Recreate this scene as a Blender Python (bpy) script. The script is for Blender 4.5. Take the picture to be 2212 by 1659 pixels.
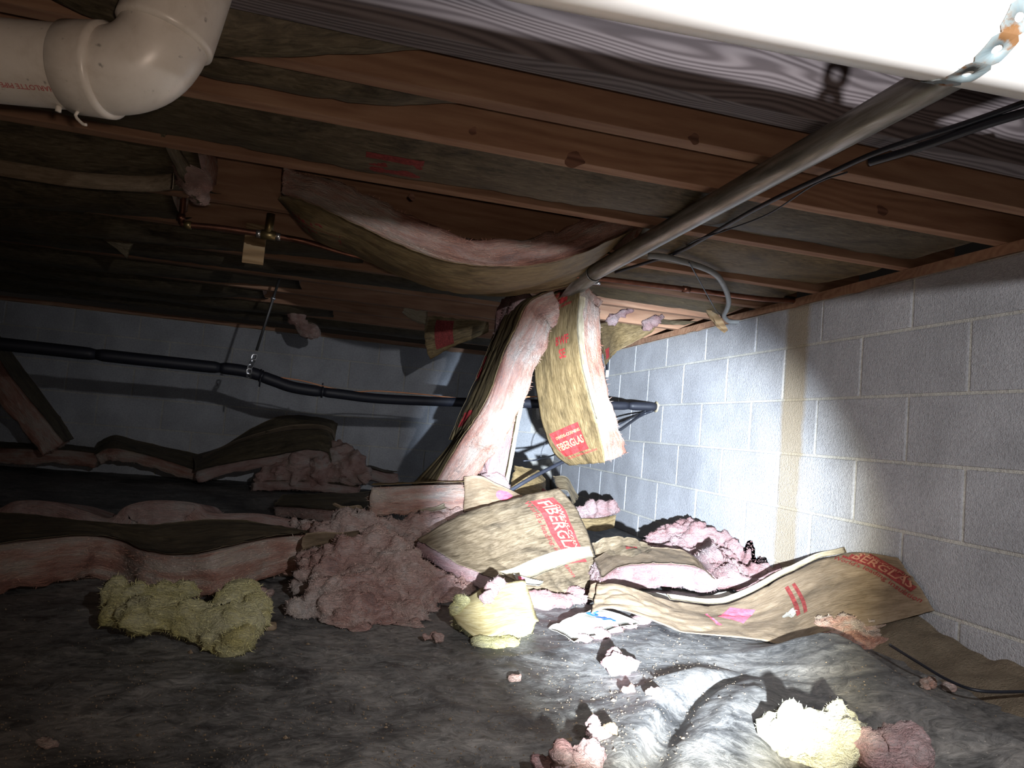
import bpy, bmesh, math, random
import numpy as np
from mathutils import Vector, Matrix

random.seed(7)
RNG = np.random.default_rng(11)
for o in list(bpy.data.objects):
    bpy.data.objects.remove(o)
S = bpy.context.scene
COL = S.collection

# ------------------------------------------------------------------ camera
CAM = np.array([-1.6435, -5.1959, 0.5146])
YAW, PIT, ROL, FOC = 0.2378, 0.0700, 0.0874, 1489.7      # FOC in pixels of a 2212 px wide frame
def _axes():
    cy, sy = math.cos(YAW), math.sin(YAW)
    f = np.array([sy*math.cos(PIT), cy*math.cos(PIT), math.sin(PIT)])
    r = np.array([cy, -sy, 0.0]); u = np.cross(r, f)
    return (r*math.cos(ROL)+u*math.sin(ROL), -r*math.sin(ROL)+u*math.cos(ROL), f)
AR, AU, AF = _axes()
cd = bpy.data.cameras.new('camera'); cam = bpy.data.objects.new('camera', cd); COL.objects.link(cam)
M = Matrix.Identity(4)
for i in range(3):
    M[i][0], M[i][1], M[i][2], M[i][3] = AR[i], AU[i], -AF[i], CAM[i]
cam.matrix_world = M
cd.sensor_width = 36; cd.lens = 36*FOC/2212; cd.clip_start = 0.02
S.camera = cam

# ------------------------------------------------------------------ world, lamps, exposure
w = bpy.data.worlds.new('world'); S.world = w; w.use_nodes = True
w.node_tree.nodes['Background'].inputs[0].default_value = (0.9, 0.75, 0.65, 1)
w.node_tree.nodes['Background'].inputs[1].default_value = 0.004
S.view_settings.view_transform = 'Standard'; S.view_settings.look = 'None'
S.view_settings.exposure = 0.0; S.view_settings.gamma = 1.0
S.view_settings.use_curve_mapping = False
def spot(name, loc, target, watts, color, size_deg, blend, radius):
    l = bpy.data.lights.new(name, 'SPOT'); l.energy = watts; l.color = color
    l.spot_size = math.radians(size_deg); l.spot_blend = blend; l.shadow_soft_size = radius
    o = bpy.data.objects.new(name, l); COL.objects.link(o); o.location = loc
    o.rotation_euler = (Vector(target)-Vector(loc)).to_track_quat('-Z', 'Y').to_euler()
    return o
FL = (-1.49, -5.22, 0.36)                                   # hand torch, low and right of the camera
def aim(az, el): return (FL[0]+math.sin(math.radians(az))*math.cos(math.radians(el)),
                         FL[1]+math.cos(math.radians(az))*math.cos(math.radians(el)),
                         FL[2]+math.sin(math.radians(el)))
spot('torch_core', FL, aim(21.0, -1.2), 2900, (0.68, 0.81, 1.0), 36, 0.8, 0.012)
spot('torch_rim', FL, aim(22.5, -3.0), 430, (1.0, 0.94, 0.66), 36, 0.45, 0.012)
HL = (-1.24, -5.36, 0.862)                                  # headlamp, above and right of the camera
spot('headlamp', HL, (-0.50, -2.7, 0.52), 122, (0.97, 0.97, 1.0), 102, 1.0, 0.012)
pl = bpy.data.lights.new('phone_flash', 'POINT'); pl.energy = 11.0; pl.color = (1.0, 0.80, 0.66); pl.shadow_soft_size = 0.01
po = bpy.data.objects.new('phone_flash', pl); COL.objects.link(po); po.location = tuple(CAM + AR*0.03 + AU*0.02 - AF*0.01)

# ------------------------------------------------------------------ pixel rays -> points on real planes
def ray(x, y): return AF + AR*(x-1106)/FOC - AU*(y-829.5)/FOC
def atX(x, y, X): d = ray(x, y); return CAM + d*((X-CAM[0])/d[0])
def atY(x, y, Y): d = ray(x, y); return CAM + d*((Y-CAM[1])/d[1])
def atZ(x, y, Z): d = ray(x, y); return CAM + d*((Z-CAM[2])/d[2])
def atD(x, y, D): return CAM + ray(x, y)*D

# ------------------------------------------------------------------ noise
_P = RNG.permutation(512)
_G = RNG.normal(size=(512, 3)); _G /= np.linalg.norm(_G, axis=1)[:, None]
def perlin(p):
    p = np.asarray(p, float); i = np.floor(p).astype(int); f = p-i
    u = f*f*f*(f*(f*6-15)+10); out = np.zeros(len(p))
    for dx in (0, 1):
        for dy in (0, 1):
            for dz in (0, 1):
                h = _P[(_P[(_P[(i[:, 0]+dx) & 511]+i[:, 1]+dy) & 511]+i[:, 2]+dz) & 511]
                g = _G[h]; d = f-np.array([dx, dy, dz])
                wt = (u[:, 0] if dx else 1-u[:, 0])*(u[:, 1] if dy else 1-u[:, 1])*(u[:, 2] if dz else 1-u[:, 2])
                out += wt*(g*d).sum(1)
    return out*1.5
def fbm(p, octv=4, gain=0.5):
    p = np.asarray(p, float); a = 1.0; s = 0; k = 1.0
    for q in range(octv):
        s = s+a*perlin(p*k+q*17.3); a *= gain; k *= 2.03
    return s

# ------------------------------------------------------------------ materials
def newmat(name):
    m = bpy.data.materials.new(name); m.use_nodes = True
    nt = m.node_tree; b = nt.nodes['Principled BSDF']
    return m, nt, b
def nd(nt, t, **kw):
    n = nt.nodes.new(t)
    for k, v in kw.items():
        if k.startswith('i_'):
            key = k[2:]; key = int(key) if key.isdigit() else key.replace('_', ' ')
            n.inputs[key].default_value = v
        else: setattr(n, k, v)
    return n
def ramp(nt, fac, stops):
    r = nt.nodes.new('ShaderNodeValToRGB'); e = r.color_ramp.elements
    while len(e) > 1: e.remove(e[0])
    e[0].position = stops[0][0]; e[0].color = (*stops[0][1], 1)
    for p, c in stops[1:]:
        q = e.new(p); q.color = (*c, 1)
    nt.links.new(fac, r.inputs[0]); return r.outputs[0]
def gray(v): return (v, v, v)
def coords(nt, kind, scale):
    if kind == 'fib':
        a = nd(nt, 'ShaderNodeAttribute', attribute_name='fib'); src = a.outputs['Vector']
    elif kind == 'world':
        a = nd(nt, 'ShaderNodeNewGeometry'); src = a.outputs['Position']
    else:
        a = nd(nt, 'ShaderNodeTexCoord'); src = a.outputs['Object']
    oi = nd(nt, 'ShaderNodeObjectInfo')
    mp = nd(nt, 'ShaderNodeMapping'); mp.inputs['Scale'].default_value = scale
    nt.links.new(src, mp.inputs['Vector'])
    ml = nd(nt, 'ShaderNodeMath', operation='MULTIPLY', i_1=37.0); nt.links.new(oi.outputs['Random'], ml.inputs[0])
    if kind == 'fib' or kind == 'objr' or kind == 'world_r':
        nt.links.new(ml.outputs[0], mp.inputs['Location'])
    return mp.outputs[0]
def noise(nt, vec, scale=1.0, detail=5, rough=0.55, dist=0.0):
    n = nd(nt, 'ShaderNodeTexNoise'); n.inputs['Scale'].default_value = scale; n.inputs['Detail'].default_value = detail
    n.inputs['Roughness'].default_value = rough; n.inputs['Distortion'].default_value = dist
    nt.links.new(vec, n.inputs['Vector']); return n.outputs['Fac']
def mix(nt, fac, a, b, mode='MIX'):
    m = nd(nt, 'ShaderNodeMix', data_type='RGBA', blend_type=mode)
    if hasattr(fac, 'links') or not isinstance(fac, (int, float)): nt.links.new(fac, m.inputs[0])
    else: m.inputs[0].default_value = fac
    for s, v in ((6, a), (7, b)):
        if isinstance(v, tuple): m.inputs[s].default_value = (*v, 1)
        else: nt.links.new(v, m.inputs[s])
    return m.outputs[2]
def bump(nt, b, h, strength, dist):
    n = nd(nt, 'ShaderNodeBump'); n.inputs['Strength'].default_value = strength; n.inputs['Distance'].default_value = dist
    nt.links.new(h, n.inputs['Height']); nt.links.new(n.outputs[0], b.inputs['Normal'])
def setb(b, rough=0.8, spec=0.2, metal=0.0):
    b.inputs['Roughness'].default_value = rough; b.inputs['Specular IOR Level'].default_value = spec
    b.inputs['Metallic'].default_value = metal

def wool_mat(name, stops, stretch=(5, 26, 26), bumpd=0.012):
    m, nt, b = newmat(name)
    v = coords(nt, 'fib', stretch)
    n1 = noise(nt, v, 1.0, 6, 0.6, 0.6)
    v2 = coords(nt, 'fib', (5.5, 6.5, 6.5)); n2 = noise(nt, v2, 1.0, 4, 0.6, 0.3)
    ad = nd(nt, 'ShaderNodeMath', operation='ADD'); nt.links.new(n1, ad.inputs[0]); nt.links.new(n2, ad.inputs[1])
    hf = nd(nt, 'ShaderNodeMath', operation='MULTIPLY', i_1=0.5); nt.links.new(ad.outputs[0], hf.inputs[0])
    c = ramp(nt, hf.outputs[0], stops)
    v3 = coords(nt, 'fib', (60, 260, 260)); n3 = noise(nt, v3, 1.0, 4, 0.7, 0.5)
    c2 = mix(nt, 0.35, c, ramp(nt, n3, [(0.3, gray(0.35)), (0.7, gray(1.0))]), 'MULTIPLY')
    nt.links.new(c2, b.inputs['Base Color']); setb(b, 0.95, 0.05)
    b.inputs['Sheen Weight'].default_value = 0.15
    n4 = noise(nt, coords(nt, 'fib', (26, 60, 60)), 1.0, 5, 0.65, 0.8)
    hs = nd(nt, 'ShaderNodeMath', operation='MULTIPLY_ADD', i_1=1.6); nt.links.new(n4, hs.inputs[0]); nt.links.new(n3, hs.inputs[2])
    bump(nt, b, hs.outputs[0], 1.0, bumpd*1.3); return m
PINK = wool_mat('pink_glass_wool', [(0.30, (0.20, 0.075, 0.05)), (0.42, (0.48, 0.22, 0.155)), (0.50, (0.60, 0.36, 0.275)), (0.57, (0.63, 0.50, 0.42)), (0.68, (0.68, 0.53, 0.38))])
LILAC = wool_mat('dusty_pink_glass_wool', [(0.30, (0.20, 0.095, 0.08)), (0.42, (0.44, 0.25, 0.21)), (0.52, (0.54, 0.37, 0.32)), (0.62, (0.52, 0.44, 0.40)), (0.72, (0.64, 0.50, 0.41))], (10, 14, 14))
BRIGHT = wool_mat('pale_pink_glass_wool', [(0.30, (0.24, 0.10, 0.095)), (0.42, (0.44, 0.235, 0.23)), (0.55, (0.50, 0.345, 0.34)), (0.70, (0.46, 0.385, 0.39))], (7, 20, 20))
YELLOW = wool_mat('yellow_glass_wool', [(0.30, (0.30, 0.25, 0.08)), (0.42, (0.58, 0.51, 0.20)), (0.55, (0.66, 0.61, 0.32)), (0.70, (0.62, 0.58, 0.40))], (12, 16, 16))

def kraft_mat(name, dark, mid, light, stain=1.0, rough=0.62):
    m, nt, b = newmat(name)
    n1 = noise(nt, coords(nt, 'fib', (26, 150, 26)), 1.0, 6, 0.65, 0.8)
    n2 = noise(nt, coords(nt, 'fib', (5, 11, 5)), 1.0, 6, 0.68, 0.8)
    n3 = noise(nt, coords(nt, 'fib', (40, 420, 40)), 1.0, 3, 0.6, 0.2)
    c = ramp(nt, n1, [(0.30, dark), (0.48, mid), (0.68, light)])
    st = ramp(nt, n2, [(0.34, gray(0.34)), (0.48, gray(0.85)), (0.66, gray(1.1))])
    c = mix(nt, stain, c, st, 'MULTIPLY')
    nt.links.new(c, b.inputs['Base Color']); setb(b, rough, 0.28)
    bump(nt, b, n3, 0.45, 0.003); return m
KRAFT = kraft_mat('kraft_facing', (0.062, 0.042, 0.018), (0.135, 0.094, 0.042), (0.215, 0.155, 0.078), 0.85)
KRAFT_D = kraft_mat('old_dark_kraft_facing', (0.045, 0.034, 0.020), (0.090, 0.070, 0.042), (0.155, 0.125, 0.080), 0.9)
KRAFT_B = kraft_mat('tan_kraft_facing', (0.046, 0.033, 0.019), (0.105, 0.078, 0.048), (0.175, 0.135, 0.090), 0.9)
KRAFT_F = kraft_mat('fresh_kraft_facing', (0.120, 0.085, 0.052), (0.180, 0.130, 0.083), (0.235, 0.178, 0.122), 0.6)
CREAM = kraft_mat('cream_kraft_edge', (0.20, 0.165, 0.10), (0.29, 0.245, 0.165), (0.36, 0.31, 0.23), 0.5)
BUFF = kraft_mat('buff_paper', (0.25, 0.19, 0.085), (0.35, 0.285, 0.14), (0.43, 0.365, 0.215), 0.4)
WHITEP = kraft_mat('off_white_paper', (0.22, 0.205, 0.17), (0.30, 0.285, 0.24), (0.37, 0.35, 0.31), 0.35)

def flat_mat(name, col, rough=0.6, spec=0.3, metal=0.0, vary=0.15, sc=30):
    m, nt, b = newmat(name)
    n = noise(nt, coords(nt, 'obj', (sc, sc, sc)), 1.0, 5, 0.6)
    c = ramp(nt, n, [(0.3, tuple(x*(1-vary) for x in col)), (0.7, tuple(min(1, x*(1+vary)) for x in col))])
    nt.links.new(c, b.inputs['Base Color']); setb(b, rough, spec, metal); return m
RED = flat_mat('red_ink', (0.30, 0.030, 0.030), 0.7, 0.15, vary=0.35, sc=120)
REDD = flat_mat('worn_red_ink', (0.17, 0.03, 0.028), 0.7, 0.15, vary=0.4, sc=120)
PINKI = flat_mat('pink_ink', (0.62, 0.11, 0.16), 0.7, 0.15, vary=0.3, sc=120)
INKT = flat_mat('knocked_out_letters', (0.40, 0.27, 0.13), 0.7, 0.15, vary=0.25, sc=150)
BLUE = flat_mat('blue_ink', (0.02, 0.09, 0.42), 0.7, 0.15, vary=0.1)
BLACK = flat_mat('black_rubber', (0.010, 0.011, 0.016), 0.45, 0.4)
FOAM = flat_mat('black_pipe_foam', (0.010, 0.011, 0.017), 0.55, 0.35)
CABLE = flat_mat('black_cable_jacket', (0.018, 0.02, 0.028), 0.4, 0.4)
COPPER = flat_mat('tarnished_copper', (0.20, 0.085, 0.055), 0.38, 0.5, 0.85, 0.3)
SOLDER = flat_mat('solder_joint', (0.45, 0.42, 0.38), 0.3, 0.5, 0.9)
BRASS = flat_mat('dull_brass', (0.22, 0.16, 0.07), 0.4, 0.5, 0.8)
CONDUIT = flat_mat('gray_conduit', (0.24, 0.25, 0.25), 0.5, 0.3)
ORANGE = flat_mat('orange_wire_jacket', (0.45, 0.20, 0.10), 0.5, 0.3)
SILVER = flat_mat('bright_zinc', (0.55, 0.58, 0.62), 0.3, 0.5, 0.9)
STEELD = flat_mat('dull_steel_rod', (0.09, 0.09, 0.09), 0.45, 0.5, 0.7)
WHITE = flat_mat('white_plastic_cap', (0.75, 0.75, 0.70), 0.5, 0.3)

def galv():
    m, nt, b = newmat('galvanised_steel')
    n = noise(nt, coords(nt, 'obj', (60, 6, 60)), 1.0, 5, 0.6, 0.4)
    c = ramp(nt, n, [(0.35, (0.13, 0.125, 0.105)), (0.55, (0.27, 0.26, 0.235)), (0.70, (0.42, 0.42, 0.42))])
    nt.links.new(c, b.inputs['Base Color']); setb(b, 0.42, 0.5, 0.55); return m
GALV = galv()
def pvc():
    m, nt, b = newmat('aged_pvc')
    n = noise(nt, coords(nt, 'obj', (14, 14, 14)), 1.0, 6, 0.65, 0.3)
    n2 = noise(nt, coords(nt, 'obj', (70, 70, 70)), 1.0, 3, 0.5)
    c = ramp(nt, n, [(0.3, (0.56, 0.50, 0.43)), (0.5, (0.68, 0.63, 0.56)), (0.7, (0.74, 0.69, 0.62))])
    c = mix(nt, 1.0, c, ramp(nt, n2, [(0.24, gray(0.45)), (0.33, gray(1.0))]), 'MULTIPLY')
    nt.links.new(c, b.inputs['Base Color']); setb(b, 0.33, 0.5); return m
PVC = pvc()
PVC_W = flat_mat('white_pvc', (0.76, 0.75, 0.72), 0.4, 0.4, vary=0.05, sc=8)
def strapm():
    m, nt, b = newmat('rusty_strap')
    n = noise(nt, coords(nt, 'obj', (45, 45, 45)), 1.0, 4, 0.6)
    c = ramp(nt, n, [(0.40, (0.16, 0.205, 0.215)), (0.52, (0.17, 0.19, 0.185)), (0.60, (0.15, 0.075, 0.03))])
    nt.links.new(c, b.inputs['Base Color']); setb(b, 0.5, 0.4, 0.2); return m
STRAP = strapm()

def wood(name, stops, freq=38.0, bands=0.5, rough=0.75, xs=0.9):
    m, nt, b = newmat(name)
    g = nd(nt, 'ShaderNodeTexCoord'); oi = nd(nt, 'ShaderNodeObjectInfo')
    mp = nd(nt, 'ShaderNodeMapping'); mp.inputs['Scale'].default_value = (xs, 9.0, 9.0)
    ml = nd(nt, 'ShaderNodeMath', operation='MULTIPLY', i_1=53.0); nt.links.new(oi.outputs['Random'], ml.inputs[0])
    nt.links.new(g.outputs['Object'], mp.inputs['Vector']); nt.links.new(ml.outputs[0], mp.inputs['Location'])
    warp = noise(nt, mp.outputs[0], 0.8, 2, 0.45, 0.4)
    sp = nd(nt, 'ShaderNodeSeparateXYZ'); nt.links.new(mp.outputs[0], sp.inputs[0])
    ad = nd(nt, 'ShaderNodeMath', operation='ADD'); nt.links.new(sp.outputs['Y'], ad.inputs[0]); nt.links.new(sp.outputs['Z'], ad.inputs[1])
    wm = nd(nt, 'ShaderNodeMath', operation='MULTIPLY', i_1=3.0); nt.links.new(warp, wm.inputs[0])
    a2 = nd(nt, 'ShaderNodeMath', operation='ADD'); nt.links.new(ad.outputs[0], a2.inputs[0]); nt.links.new(wm.outputs[0], a2.inputs[1])
    fm = nd(nt, 'ShaderNodeMath', operation='MULTIPLY', i_1=freq); nt.links.new(a2.outputs[0], fm.inputs[0])
    sn = nd(nt, 'ShaderNodeMath', operation='SINE'); nt.links.new(fm.outputs[0], sn.inputs[0])
    mr = nd(nt, 'ShaderNodeMapRange'); mr.inputs[1].default_value = -1; nt.links.new(sn.outputs[0], mr.inputs[0])
    fine = noise(nt, mp.outputs[0], 6.0, 5, 0.6, 0.2)
    mm = nd(nt, 'ShaderNodeMix', data_type='FLOAT'); mm.inputs[0].default_value = bands
    nt.links.new(fine, mm.inputs[2]); nt.links.new(mr.outputs[0], mm.inputs[3])
    c = ramp(nt, mm.outputs[0], stops)
    big = noise(nt, mp.outputs[0], 0.35, 3, 0.5)
    c = mix(nt, 0.6, c, ramp(nt, big, [(0.35, gray(0.62)), (0.65, gray(1.1))]), 'MULTIPLY')
    nt.links.new(c, b.inputs['Base Color']); setb(b, rough, 0.25); bump(nt, b, mm.outputs[0], 0.25, 0.002); return m
WOOD = wood('fir_joist_wood', [(0.2, (0.22, 0.112, 0.068)), (0.5, (0.31, 0.172, 0.106)), (0.8, (0.40, 0.245, 0.155))], 16.0, 0.22, 0.75, 1.2)
WOOD_G = wood('weathered_gray_wood', [(0.15, (0.075, 0.063, 0.066)), (0.45, (0.120, 0.103, 0.108)), (0.85, (0.165, 0.145, 0.150))], 46.0, 0.72, 0.75, 1.7)
WOOD_S = wood('splintered_wood', [(0.2, (0.16, 0.10, 0.05)), (0.5, (0.28, 0.18, 0.09)), (0.8, (0.36, 0.26, 0.15))], 30.0, 0.4)
SUBF = wood('dark_subfloor_wood', [(0.2, (0.06, 0.028, 0.018)), (0.8, (0.12, 0.058, 0.036))], 8.0, 0.2)

Y_ST0, Y_ST1 = float(atX(1744, 800, 0)[1]), float(atX(1692, 800, 0)[1])
def blockm(name, base, stain):
    m, nt, b = newmat(name)
    vw = coords(nt, 'world', (1, 1, 1))
    oi = nd(nt, 'ShaderNodeObjectInfo')
    n1 = noise(nt, vw, 4.0, 5, 0.6, 0.3); n2 = noise(nt, vw, 95.0, 5, 0.7); n3 = noise(nt, vw, 240.0, 2, 0.5)
    c = ramp(nt, n1, [(0.3, tuple(x*0.80 for x in base)), (0.7, tuple(x*1.14 for x in base))])
    c = mix(nt, 0.55, c, ramp(nt, n2, [(0.28, gray(0.55)), (0.6, gray(1.08))]), 'MULTIPLY')
    c = mix(nt, 0.3, c, ramp(nt, oi.outputs['Random'], [(0.0, gray(0.75)), (1.0, gray(1.12))]), 'MULTIPLY')
    if stain:
        sp = nd(nt, 'ShaderNodeSeparateXYZ'); nt.links.new(vw, sp.inputs[0])
        wob = nd(nt, 'ShaderNodeMath', operation='MULTIPLY_ADD', i_1=0.03, i_2=-0.015)
        nt.links.new(noise(nt, vw, 12.0, 3), wob.inputs[0])
        yy = nd(nt, 'ShaderNodeMath', operation='ADD'); nt.links.new(sp.outputs['Y'], yy.inputs[0]); nt.links.new(wob.outputs[0], yy.inputs[1])
        cen, hw = (Y_ST0+Y_ST1)/2, abs(Y_ST1-Y_ST0)/2
        df = nd(nt, 'ShaderNodeMath', operation='SUBTRACT', i_1=cen); nt.links.new(yy.outputs[0], df.inputs[0])
        ab = nd(nt, 'ShaderNodeMath', operation='ABSOLUTE'); nt.links.new(df.outputs[0], ab.inputs[0])
        mr = nd(nt, 'ShaderNodeMapRange'); nt.links.new(ab.outputs[0], mr.inputs[0])
        mr.inputs[1].default_value = hw*0.72; mr.inputs[2].default_value = hw*1.12; mr.inputs[3].default_value = 0.72; mr.inputs[4].default_value = 0.0
        c = mix(nt, mr.outputs[0], c, (0.245, 0.185, 0.105))
    nt.links.new(c, b.inputs['Base Color']); setb(b, 0.9, 0.15)
    sm = nd(nt, 'ShaderNodeMath', operation='ADD'); nt.links.new(n2, sm.inputs[0]); nt.links.new(n3, sm.inputs[1])
    bump(nt, b, sm.outputs[0], 0.6, 0.006); return m
BLOCK_R = blockm('gray_block', (0.345, 0.345, 0.36), True)
BLOCK_B = blockm('gray_block_back', (0.36, 0.37, 0.39), False)
MORTAR = blockm('mortar', (0.43, 0.415, 0.38), False)
MORTAR_R = blockm('mortar_right', (0.43, 0.415, 0.38), True)

def plasticm():
    m, nt, b = newmat('dusty_black_plastic')
    vw = coords(nt, 'world', (1, 1, 1))
    n1 = noise(nt, vw, 2.2, 6, 0.65, 0.8)
    n2 = noise(nt, coords(nt, 'world', (6, 9, 6)), 1.0, 6, 0.7, 1.5)
    n3 = noise(nt, vw, 160.0, 2, 0.5)
    ad = nd(nt, 'ShaderNodeMath', operation='ADD'); nt.links.new(n1, ad.inputs[0]); nt.links.new(n2, ad.inputs[1])
    hf = nd(nt, 'ShaderNodeMath', operation='MULTIPLY', i_1=0.5); nt.links.new(ad.outputs[0], hf.inputs[0])
    c = ramp(nt, hf.outputs[0], [(0.36, (0.010, 0.011, 0.012)), (0.43, (0.052, 0.051, 0.051)), (0.51, (0.128, 0.124, 0.118)), (0.66, (0.23, 0.215, 0.195))])
    sp = ramp(nt, n3, [(0.70, gray(0.0)), (0.74, gray(1.0))])
    c = mix(nt, sp, c, (0.34, 0.31, 0.27))
    n5 = noise(nt, coords(nt, 'world', (20, 25, 20)), 1.0, 6, 0.75, 2.2)
    c = mix(nt, 0.8, c, ramp(nt, n5, [(0.36, gray(0.35)), (0.50, gray(0.95)), (0.66, gray(1.55))]), 'MULTIPLY')
    n6 = noise(nt, coords(nt, 'world', (60, 60, 60)), 1.0, 3, 0.7)
    c = mix(nt, ramp(nt, n6, [(0.66, gray(0.0)), (0.72, gray(0.55))]), c, (0.20, 0.19, 0.17))
    nt.links.new(c, b.inputs['Base Color'])
    r = ramp(nt, hf.outputs[0], [(0.33, gray(0.33)), (0.5, gray(0.62))]); nt.links.new(r, b.inputs['Roughness'])
    b.inputs['Specular IOR Level'].default_value = 0.35
    bump(nt, b, n5, 0.5, 0.008); return m
PLASTIC = plasticm()
SOIL = blockm('dry_brown_soil', (0.17, 0.135, 0.095), False)

# ------------------------------------------------------------------ object helpers
def mesh(name, V, F, mat, smooth=True, fib=None):
    me = bpy.data.meshes.new(name)
    me.from_pydata([tuple(map(float, v)) for v in V], [], [tuple(map(int, f)) for f in F])
    if smooth: me.polygons.foreach_set('use_smooth', [True]*len(me.polygons))
    if fib is not None:
        a = me.attributes.new('fib', 'FLOAT_VECTOR', 'POINT'); a.data.foreach_set('vector', np.asarray(fib, np.float32).ravel())
    mats = mat if isinstance(mat, list) else [mat]
    for q in mats: me.materials.append(q)
    me.update(); return me
def link(name, me, parent=None):
    o = bpy.data.objects.new(name, me); COL.objects.link(o)
    if parent is not None:
        o.parent = parent
        if parent.type == 'EMPTY' or True:
            o.matrix_parent_inverse = Matrix.Translation(parent.matrix_basis.translation).inverted() if parent.parent is None else \
                Matrix.Translation(parent.parent.matrix_basis.translation).inverted() @ Matrix.Identity(4)
    return o
def tag(o, label=None, cat=None, group=None, kind=None):
    if label: o['label'] = label
    if cat: o['category'] = cat
    if group: o['group'] = group
    if kind: o['kind'] = kind
    return o
def thing(name, loc, label, cat, group=None):
    o = bpy.data.objects.new(name, None); COL.objects.link(o); o.location = tuple(map(float, loc)); o.empty_display_size = 0.03
    return tag(o, label, cat, group)
def put(name, V, F, mat, parent, smooth=True, fib=None):
    """mesh in world coordinates as a part of an Empty (depth 1) or of a part (depth 2)"""
    base = np.zeros(3); q = parent
    while q is not None:
        base = base + np.array(q.location); q = q.parent
    V = np.asarray(V, float) - base
    o = bpy.data.objects.new(name, mesh(name, V, F, mat, smooth, fib)); COL.objects.link(o); o.parent = parent
    return o

def box(lo, hi, bev=0.0):
    bm = bmesh.new(); bmesh.ops.create_cube(bm, size=1)
    lo, hi = np.array(lo, float), np.array(hi, float)
    for v in bm.verts: v.co = Vector((lo+hi)/2 + np.array(v.co)*(hi-lo))
    if bev: bmesh.ops.bevel(bm, geom=list(bm.edges), offset=bev, segments=2, affect='EDGES', profile=0.7)
    V = [tuple(v.co) for v in bm.verts]; bm.verts.index_update(); F = [[v.index for v in f.verts] for f in bm.faces]; bm.free()
    return V, F

def cr(pts, n):
    """Catmull-Rom through pts, n samples"""
    P = np.asarray(pts, float); k = len(P)
    if k == 2: t = np.linspace(0, 1, n)[:, None]; return P[0]*(1-t)+P[1]*t
    E = np.vstack([2*P[0]-P[1], P, 2*P[-1]-P[-2]]); u = np.linspace(0, k-1-1e-9, n); i = u.astype(int); t = (u-i)[:, None]
    a, b, c, d = E[i], E[i+1], E[i+2], E[i+3]
    return 0.5*((2*b)+(c-a)*t+(2*a-5*b+4*c-d)*t*t+(-a+3*b-3*c+d)*t**3)
def tube(path, r, seg=12, caps=True, rnoise=0.0):
    P = np.asarray(path, float); n = len(P); R = np.broadcast_to(np.asarray(r, float), (n,))
    T = np.gradient(P, axis=0); T /= np.linalg.norm(T, axis=1)[:, None]
    up = np.array([0, 0, 1.0]) if abs(T[0, 2]) < 0.9 else np.array([1.0, 0, 0])
    A = np.cross(T[0], up); A /= np.linalg.norm(A); V = []; F = []
    for i in range(n):
        A = A - T[i]*(A@T[i]); A /= np.linalg.norm(A); B = np.cross(T[i], A)
        for k in range(seg):
            q = 2*math.pi*k/seg; V.append(P[i]+R[i]*(A*math.cos(q)+B*math.sin(q)))
    for i in range(n-1):
        for k in range(seg): F.append([i*seg+k, i*seg+(k+1) % seg, (i+1)*seg+(k+1) % seg, (i+1)*seg+k])
    if caps: F.append(list(range(seg))[::-1]); F.append([(n-1)*seg+k for k in range(seg)])
    return V, F
def join(*parts):
    V = []; F = []
    for v, f in parts:
        k = len(V); V += [np.asarray(q, float) for q in v]; F += [[i+k for i in g] for g in f]
    return V, F

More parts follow.
